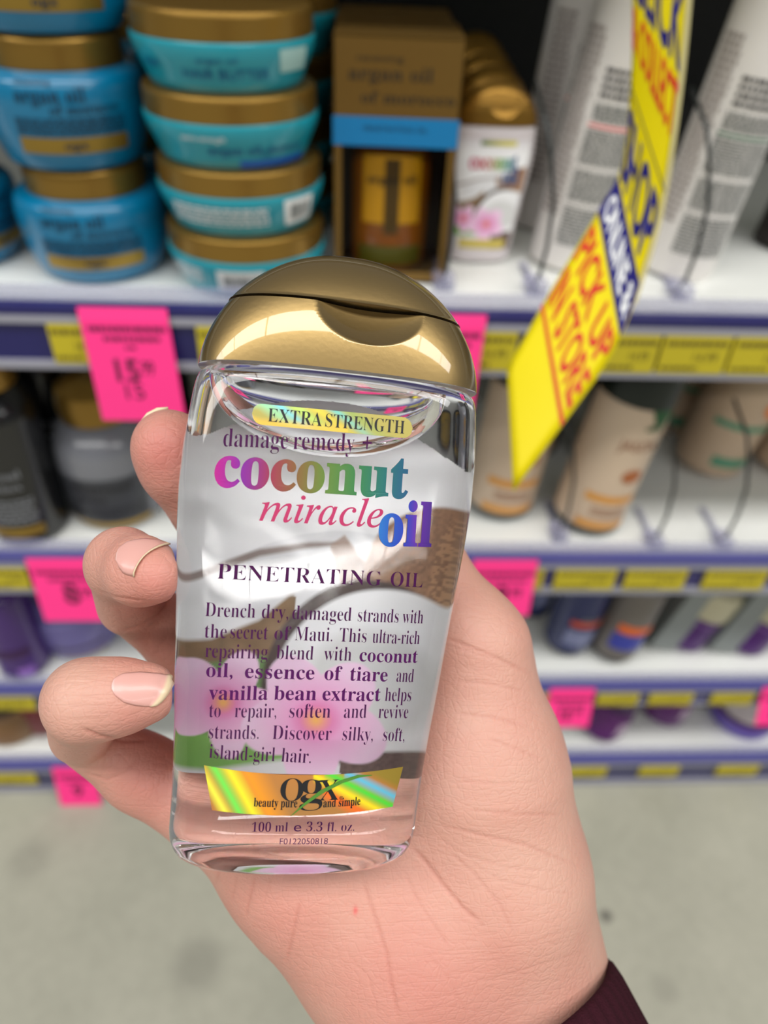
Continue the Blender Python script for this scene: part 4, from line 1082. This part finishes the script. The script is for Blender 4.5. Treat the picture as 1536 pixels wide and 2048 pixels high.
def surface_nets(Fv):
    s = Fv < 0
    nx, ny, nz = Fv.shape
    corners = [(i, j, k) for i in (0, 1) for j in (0, 1) for k in (0, 1)]
    cnt = sum(s[i:nx - 1 + i, j:ny - 1 + j, k:nz - 1 + k].astype(np.int8) for i, j, k in corners)
    cells = np.argwhere((cnt > 0) & (cnt < 8))
    idx = np.full((nx - 1, ny - 1, nz - 1), -1, np.int32); idx[tuple(cells.T)] = np.arange(len(cells))
    val = {c: Fv[cells[:, 0] + c[0], cells[:, 1] + c[1], cells[:, 2] + c[2]] for c in corners}
    acc = np.zeros((len(cells), 3)); num = np.zeros(len(cells))
    for a in corners:
        for ax in range(3):
            if a[ax]: continue
            b = list(a); b[ax] = 1; b = tuple(b)
            m_ = (val[a] < 0) != (val[b] < 0); t = np.where(m_, val[a] / np.where(m_, val[a] - val[b], 1), 0)
            p = np.tile(np.array(a, float), (len(cells), 1)); p[:, ax] += t
            acc += p * m_[:, None]; num += m_
    V = (cells + acc / num[:, None]) * VOX + lo
    Q = []
    for ax in range(3):
        o1, o2 = [(1, 2), (2, 0), (0, 1)][ax]
        A = np.take(s, range(0, s.shape[ax] - 1), ax); B = np.take(s, range(1, s.shape[ax]), ax)
        e = np.argwhere(A != B)
        e = e[(e[:, o1] > 0) & (e[:, o2] > 0) & (e[:, o1] < Fv.shape[o1] - 1) & (e[:, o2] < Fv.shape[o2] - 1)]
        inside = s[tuple(e.T)]
        def cell(d1, d2): q = e.copy(); q[:, o1] -= d1; q[:, o2] -= d2; return idx[tuple(q.T)]
        q = np.stack([cell(1, 1), cell(0, 1), cell(0, 0), cell(1, 0)], 1)
        q[~inside] = q[~inside][:, ::-1]; Q.append(q)
    Q = np.concatenate(Q); return V, Q[(Q >= 0).all(1)]
HV, HQ = surface_nets(Fd)
del Fd, sdb, sweep, cx, bxl, byl, bzl, bv
E_ = np.concatenate([HQ[:, [0, 1]], HQ[:, [1, 2]], HQ[:, [2, 3]], HQ[:, [3, 0]]])
def relax(V, n, lam=.5):
    for _ in range(n):
        s_ = np.zeros_like(V); c_ = np.zeros(len(V))
        np.add.at(s_, E_[:, 0], V[E_[:, 1]]); np.add.at(c_, E_[:, 0], 1)
        np.add.at(s_, E_[:, 1], V[E_[:, 0]]); np.add.at(c_, E_[:, 1], 1)
        V = V + lam * (s_ / c_[:, None] - V)
    return V
HV = relax(HV, 3)
HW = CAM + HV @ Mi
# drop loose crumbs: keep the largest connected piece
lab = np.arange(len(HV))
while True:
    l2 = lab.copy(); np.minimum.at(l2, E_[:, 0], lab[E_[:, 1]]); np.minimum.at(l2, E_[:, 1], lab[E_[:, 0]]); l2 = l2[l2]
    if (l2 == lab).all(): break
    lab = l2
u_, n_ = np.unique(lab, return_counts=True); keep = lab == u_[n_.argmax()]
remap = np.cumsum(keep) - 1; HQ = remap[HQ[keep[HQ].all(1)]]; HW = HW[keep]
tmp = build('tmp_hand', (HW, HQ), None)
ss_ = tmp.modifiers.new('s', 'SUBSURF'); ss_.levels = 1
dg = bpy.context.evaluated_depsgraph_get(); dg.update()
me = bpy.data.meshes.new_from_object(tmp.evaluated_get(dg)); bpy.data.objects.remove(tmp)
me.name = 'person'
nv_ = len(me.vertices); co = np.empty(nv_ * 3, np.float32); me.vertices.foreach_get('co', co); co = co.reshape(-1, 3).astype(float)
no = np.empty(nv_ * 3, np.float32); me.vertices.foreach_get('normal', no); no = no.reshape(-1, 3).astype(float)
uvd = proj(co); facing = np.clip(((CAM - co) / np.linalg.norm(CAM - co, axis=1)[:, None] * no).sum(1) * 3, 0, 1)
# skin folds: (polyline, half width, depth mm)
folds = [([(822, 1692), (850, 1722), (885, 1768), (925, 1815), (965, 1850)], 6, .35), ([(724, 1752), (745, 1819), (773, 1905), (784, 1975), (800, 2048)], 5, .28),
         ([(808, 1745), (835, 1800), (868, 1850), (905, 1905)], 4, .16), ([(600, 1800), (585, 1870), (573, 1924)], 5, .22),
         ([(474, 1750), (464, 1803)], 4, .15), ([(511, 1750), (498, 1800), (491, 1838)], 5, .2), ([(540, 1760), (528, 1800)], 4, .12), ([(440, 1740), (428, 1775)], 4, .15),
         ([(882, 1272), (935, 1292), (985, 1312), (1062, 1348)], 5, .25), ([(889, 1288), (930, 1300), (985, 1318)], 3, .15), ([(908, 1361), (980, 1368), (1052, 1384)], 4, .16),
         ([(908, 1427), (980, 1434), (1060, 1452)], 4, .16), ([(979, 1477), (1030, 1496), (1084, 1520)], 4, .15), ([(900, 1560), (1000, 1570), (1100, 1560)], 3, .1), ([(927, 1619), (1030, 1628), (1128, 1630)], 4, .16),
         ([(880, 1650), (950, 1668), (1050, 1690), (1154, 1730)], 5, .2), ([(860, 1665), (930, 1710), (1010, 1735), (1120, 1745)], 3, .12), ([(889, 1694), (950, 1750), (1000, 1810), (1031, 1874)], 4, .16),
         ([(930, 1720), (1000, 1760), (1080, 1780), (1165, 1790)], 3, .1), ([(690, 1900), (740, 1960), (760, 2040)], 3, .1), ([(850, 1900), (900, 1960), (940, 2040)], 3, .1), ([(1000, 1900), (1080, 1880), (1160, 1850)], 3, .08), ([(980, 1960), (1080, 1930), (1180, 1900)], 3, .08),
         ([(160, 1456), (200, 1472), (250, 1482), (300, 1480)], 5, .35), ([(196, 1502), (225, 1512), (250, 1505)], 3, .1), ([(170, 1545), (215, 1560), (250, 1545), (285, 1510)], 4, .2),
         ([(130, 1355), (160, 1350), (200, 1362)], 3, .06), ([(135, 1385), (170, 1392), (205, 1396)], 3, .07), ([(140, 1412), (175, 1415), (212, 1414)], 3, .07), ([(150, 1370), (190, 1378)], 2.5, .05),
         ([(190, 1180), (235, 1195), (290, 1203)], 4, .2), ([(240, 1262), (285, 1250), (320, 1225), (345, 1195)], 4, .2)]
depth = np.zeros(nv_)
for pl, w, dp in folds:
    a = np.array(pl, float); best = np.full(nv_, 1e9)
    bb = (uvd[:, 0] > a[:, 0].min() - 25) & (uvd[:, 0] < a[:, 0].max() + 25) & (uvd[:, 1] > a[:, 1].min() - 25) & (uvd[:, 1] < a[:, 1].max() + 25)
    ii = np.where(bb)[0]; q = uvd[ii, :2]; bd = np.full(len(ii), 1e9); tt = np.zeros(len(ii))
    for k, (p0, p1) in enumerate(zip(a[:-1], a[1:])):
        d = p1 - p0; t = np.clip(((q - p0) @ d) / (d @ d), 0, 1); dist = np.hypot(*(q - p0 - t[:, None] * d).T)
        tt = np.where(dist < bd, (k + t) / (len(a) - 1), tt); bd = np.minimum(bd, dist)
    depth[ii] = np.maximum(depth[ii], dp * np.exp(-(bd / (w * .75)) ** 2) * np.clip(np.sin(np.pi * np.clip(tt, .04, .96)) * 2.5, .15, 1))
depth *= facing
co -= no * (depth * .001)[:, None]
me.vertices.foreach_set('co', co.astype(np.float32).ravel()); me.update()
me.polygons.foreach_set('use_smooth', [True] * len(me.polygons))
# flesh tone: warmer on pads, knuckles and the heel of the hand, redder in the folds
base = lin((205, 154, 138)); red = lin((198, 122, 112)); pale = lin((208, 170, 152))
t = np.zeros(nv_)
for px, py, r, a in ((330, 900, 80, .9), (310, 1170, 80, .7), (280, 1460, 90, .5), (860, 1980, 190, .55), (560, 1850, 120, .35), (320, 1560, 110, .6), (300, 1290, 80, .4), (230, 1100, 60, .2)):
    t = np.maximum(t, a * np.exp(-((uvd[:, 0] - px) ** 2 + (uvd[:, 1] - py) ** 2) / r ** 2))
y_ = np.exp(-((uvd[:, 0] - 150) ** 2 + (uvd[:, 1] - 1385) ** 2) / 70 ** 2) * .6 + np.exp(-((uvd[:, 0] - 1060) ** 2 + (uvd[:, 1] - 1700) ** 2) / 260 ** 2) * .35
tone = base * (1 - t[:, None]) + red * t[:, None]; tone = tone * (1 - y_[:, None]) + pale * y_[:, None]
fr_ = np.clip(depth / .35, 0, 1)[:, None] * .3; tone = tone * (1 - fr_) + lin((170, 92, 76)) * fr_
spot = np.exp(-(((uvd[:, 0] - 711) / 4) ** 2 + ((uvd[:, 1] - 1821) / 8) ** 2)) * .8 * facing
tone = tone * (1 - spot[:, None]) + lin((214, 70, 76)) * spot[:, None]
ca = me.color_attributes.new('art', 'FLOAT_COLOR', 'POINT'); cc = np.ones((nv_, 4), np.float32); cc[:, :3] = tone; ca.data.foreach_set('color', cc.ravel())

m = bpy.data.materials.new('skin'); m.use_nodes = True; nt = m.node_tree; b = nt.nodes['Principled BSDF']
at = nt.nodes.new('ShaderNodeAttribute'); at.attribute_name = 'art'
tc = nt.nodes.new('ShaderNodeTexCoord')
nz = nt.nodes.new('ShaderNodeTexNoise'); nz.inputs['Scale'].default_value = 70; nz.inputs['Detail'].default_value = 4
nt.links.new(tc.outputs['Object'], nz.inputs['Vector'])
mxc = nt.nodes.new('ShaderNodeMix'); mxc.data_type = 'RGBA'; mxc.blend_type = 'OVERLAY'; mxc.inputs[0].default_value = .35
nt.links.new(at.outputs['Color'], mxc.inputs[6])
rmp = nt.nodes.new('ShaderNodeValToRGB'); rmp.color_ramp.elements[0].color = (.50, .40, .38, 1); rmp.color_ramp.elements[0].position = .3; rmp.color_ramp.elements[1].color = (.56, .56, .54, 1); rmp.color_ramp.elements[1].position = .7
nt.links.new(nz.outputs['Fac'], rmp.inputs[0]); nt.links.new(rmp.outputs[0], mxc.inputs[7]); nt.links.new(mxc.outputs[2], b.inputs['Base Color'])
b.inputs['Subsurface Weight'].default_value = .22; b.inputs['Subsurface Radius'].default_value = (1, .35, .2); b.inputs['Subsurface Scale'].default_value = .003
b.inputs['Roughness'].default_value = .48; b.inputs['Specular IOR Level'].default_value = .45
# fine skin lines: stretched cells plus grain
mp = nt.nodes.new('ShaderNodeMapping'); mp.inputs['Rotation'].default_value = (.6, .4, .9); mp.inputs['Scale'].default_value = (1, .45, 1)
vo = nt.nodes.new('ShaderNodeTexVoronoi'); vo.feature = 'DISTANCE_TO_EDGE'; vo.inputs['Scale'].default_value = 520
vo2 = nt.nodes.new('ShaderNodeTexVoronoi'); vo2.feature = 'DISTANCE_TO_EDGE'; vo2.inputs['Scale'].default_value = 1500
nt.links.new(tc.outputs['Object'], mp.inputs['Vector']); nt.links.new(mp.outputs[0], vo.inputs['Vector']); nt.links.new(tc.outputs['Object'], vo2.inputs['Vector'])
r1 = nt.nodes.new('ShaderNodeMapRange'); r1.inputs['From Max'].default_value = .14; r1.inputs['To Max'].default_value = 1
nt.links.new(vo.outputs['Distance'], r1.inputs['Value'])
ad = nt.nodes.new('ShaderNodeMath'); ad.operation = 'MULTIPLY_ADD'; ad.inputs[1].default_value = .8
# long fine creases running across the palm, two directions
prev = None
for rot, sc in (((.0, .2, .25), (45, 380, 380)), ((.3, -.5, -.55), (60, 420, 420))):
    mp2 = nt.nodes.new('ShaderNodeMapping'); mp2.inputs['Rotation'].default_value = rot; mp2.inputs['Scale'].default_value = sc
    nn = nt.nodes.new('ShaderNodeTexNoise'); nn.inputs['Scale'].default_value = 1.0; nn.inputs['Detail'].default_value = 3
    nt.links.new(tc.outputs['Object'], mp2.inputs['Vector']); nt.links.new(mp2.outputs[0], nn.inputs['Vector'])
    s1 = nt.nodes.new('ShaderNodeMath'); s1.operation = 'SUBTRACT'; s1.inputs[1].default_value = .5; nt.links.new(nn.outputs['Fac'], s1.inputs[0])
    s2 = nt.nodes.new('ShaderNodeMath'); s2.operation = 'ABSOLUTE'; nt.links.new(s1.outputs[0], s2.inputs[0])
    s3 = nt.nodes.new('ShaderNodeMapRange'); s3.inputs['From Max'].default_value = .045; nt.links.new(s2.outputs[0], s3.inputs['Value'])
    if prev is None: prev = s3.outputs[0]
    else:
        s4 = nt.nodes.new('ShaderNodeMath'); s4.operation = 'ADD'; nt.links.new(prev, s4.inputs[0]); nt.links.new(s3.outputs[0], s4.inputs[1]); prev = s4.outputs[0]
LINES = prev
nt.links.new(vo2.outputs['Distance'], ad.inputs[0]); nt.links.new(r1.outputs[0], ad.inputs[2])
bp = nt.nodes.new('ShaderNodeBump'); bp.inputs['Strength'].default_value = .26; bp.inputs['Distance'].default_value = .00022
ad2 = nt.nodes.new('ShaderNodeMath'); ad2.operation = 'MULTIPLY_ADD'; ad2.inputs[1].default_value = .9
nt.links.new(LINES, ad2.inputs[0]); nt.links.new(ad.outputs[0], ad2.inputs[2])
nt.links.new(ad2.outputs[0], bp.inputs['Height']); nt.links.new(bp.outputs['Normal'], b.inputs['Normal'])
me.materials.clear(); me.materials.append(m)
person = bpy.data.objects.new('person', me); COL.objects.link(person)
tag(person, 'hand and wrist of a person in a dark maroon sleeve, holding up the oil bottle', 'person')

# finger nails, laid on the finger surface
bvh = BVHTree.FromPolygons([Vector(p) for p in co], [tuple(p.vertices) for p in me.polygons])
M_nail = mat('nail_pink', (224, 170, 162), .34, attr='art', Coat_Weight=.15, Subsurface_Weight=.1)
def nail(edge_t, edge_b, bow=(0, 0), nx=26, ny=14, lift=.00035, free=.91):
    """grid between an upper and a lower outline (pixel polylines from the cuticle to the free edge)"""
    et, eb = np.array(edge_t, float), np.array(edge_b, float)
    def samp(e, s):
        L = np.concatenate([[0], np.cumsum(np.hypot(*np.diff(e, axis=0).T))]); return np.array([np.interp(s * L[-1], L, e[:, k]) for k in (0, 1)])
    V, Cc = [], []
    for j in range(ny + 1):
        for i in range(nx + 1):
            s, w = i / nx, j / ny
            p = samp(et, s) * (1 - w) + samp(eb, s) * w + np.array(bow) * 4 * w * (1 - w) * s ** 3
            r = Vector(ray(*p)).normalized(); hit, nrm, *_ = bvh.ray_cast(Vector(CAM), r, 1.0)
            if hit is None: hit = Vector(V[-1]) if V else Vector(P(*p, .15)); nrm = -r
            rim = min(1, min(s / .05 + .1, (1 - w) / .08 + .1, w / .08 + .1))
            V.append(tuple(hit + nrm * (lift * rim + (.0003 if s > free else 0))))
            Cc.append(lin((228, 204, 166)) if s > free else lin((226, 168, 156)) if s > .12 else lin((230, 184, 174)))
    F = [(j * (nx + 1) + i, (j + 1) * (nx + 1) + i, (j + 1) * (nx + 1) + i + 1, j * (nx + 1) + i + 1) for j in range(ny) for i in range(nx)]
    o = build('fingernail', (V, F), M_nail, person, col=np.array(Cc))
    so = o.modifiers.new('thickness', 'SOLIDIFY'); so.thickness = .0003; so.offset = -1
    return o
nail([(222, 1374), (228, 1356), (246, 1346), (280, 1343), (320, 1346), (346, 1352)], [(222, 1376), (230, 1392), (248, 1406), (270, 1412), (290, 1414), (308, 1412)], (7, 5))
nail([(232, 1114), (240, 1094), (258, 1081), (290, 1076), (322, 1080), (346, 1090)], [(232, 1118), (238, 1136), (246, 1147), (255, 1151), (264, 1153), (270, 1154)], (-13, -11), free=.93)
pts = [(275, 886), (276, 868), (284, 848), (298, 830), (316, 820), (336, 816)]
nv3 = []
for p in pts:
    c_ = P(*p, .1725); nv3.append(c_)
build('fingernail', tube(nv3, [.0003, .0006, .0007, .0007, .0006, .0003], 10), mat('nail_edge', (232, 218, 180), .3), person)['label'] = 'pale nail edge on the index fingertip'

# sleeve: ribbed cuff round the wrist
ax0 = np.array([.0290, .1285, .1862])
axd = np.array([.425, .84, -.34]); axd /= np.linalg.norm(axd)
e1 = np.cross(axd, [0, 0, 1.0]); e1 /= np.linalg.norm(e1); e2 = np.cross(axd, e1)
rings, NN = [], 220
for k, (s, ra, rb) in enumerate([(.0025, .0298, .0285), (-.0006, .0302, .0290), (-.0012, .0312, .0300), (.0, .0322, .0310), (.003, .0327, .0315), (.012, .0330, .0318), (.022, .0333, .032), (.034, .0338, .0325), (.05, .0345, .0335), (.10, .037, .036), (.17, .041, .040)]):
    a = np.linspace(0, 2 * np.pi, NN, endpoint=False); rib = 1 + .010 * np.sin(a * 55) * (k > 2)
    rings.append(ax0 + axd * s + e1[None] * (ra * rib * np.cos(a))[:, None] + e2[None] * (rb * rib * np.sin(a))[:, None])
V = CAM + np.concatenate(rings) @ Mi
F = [(i * NN + k, i * NN + (k + 1) % NN, (i + 1) * NN + (k + 1) % NN, (i + 1) * NN + k) for i in range(len(rings) - 1) for k in range(NN)]
sl_ = build('sleeve', (V, F), mat('sleeve_maroon', (54, 20, 30), .95, noise=(2500, .5, .3), Specular_IOR_Level=.15), person)
sl_['label'] = 'dark maroon ribbed sleeve cuff'
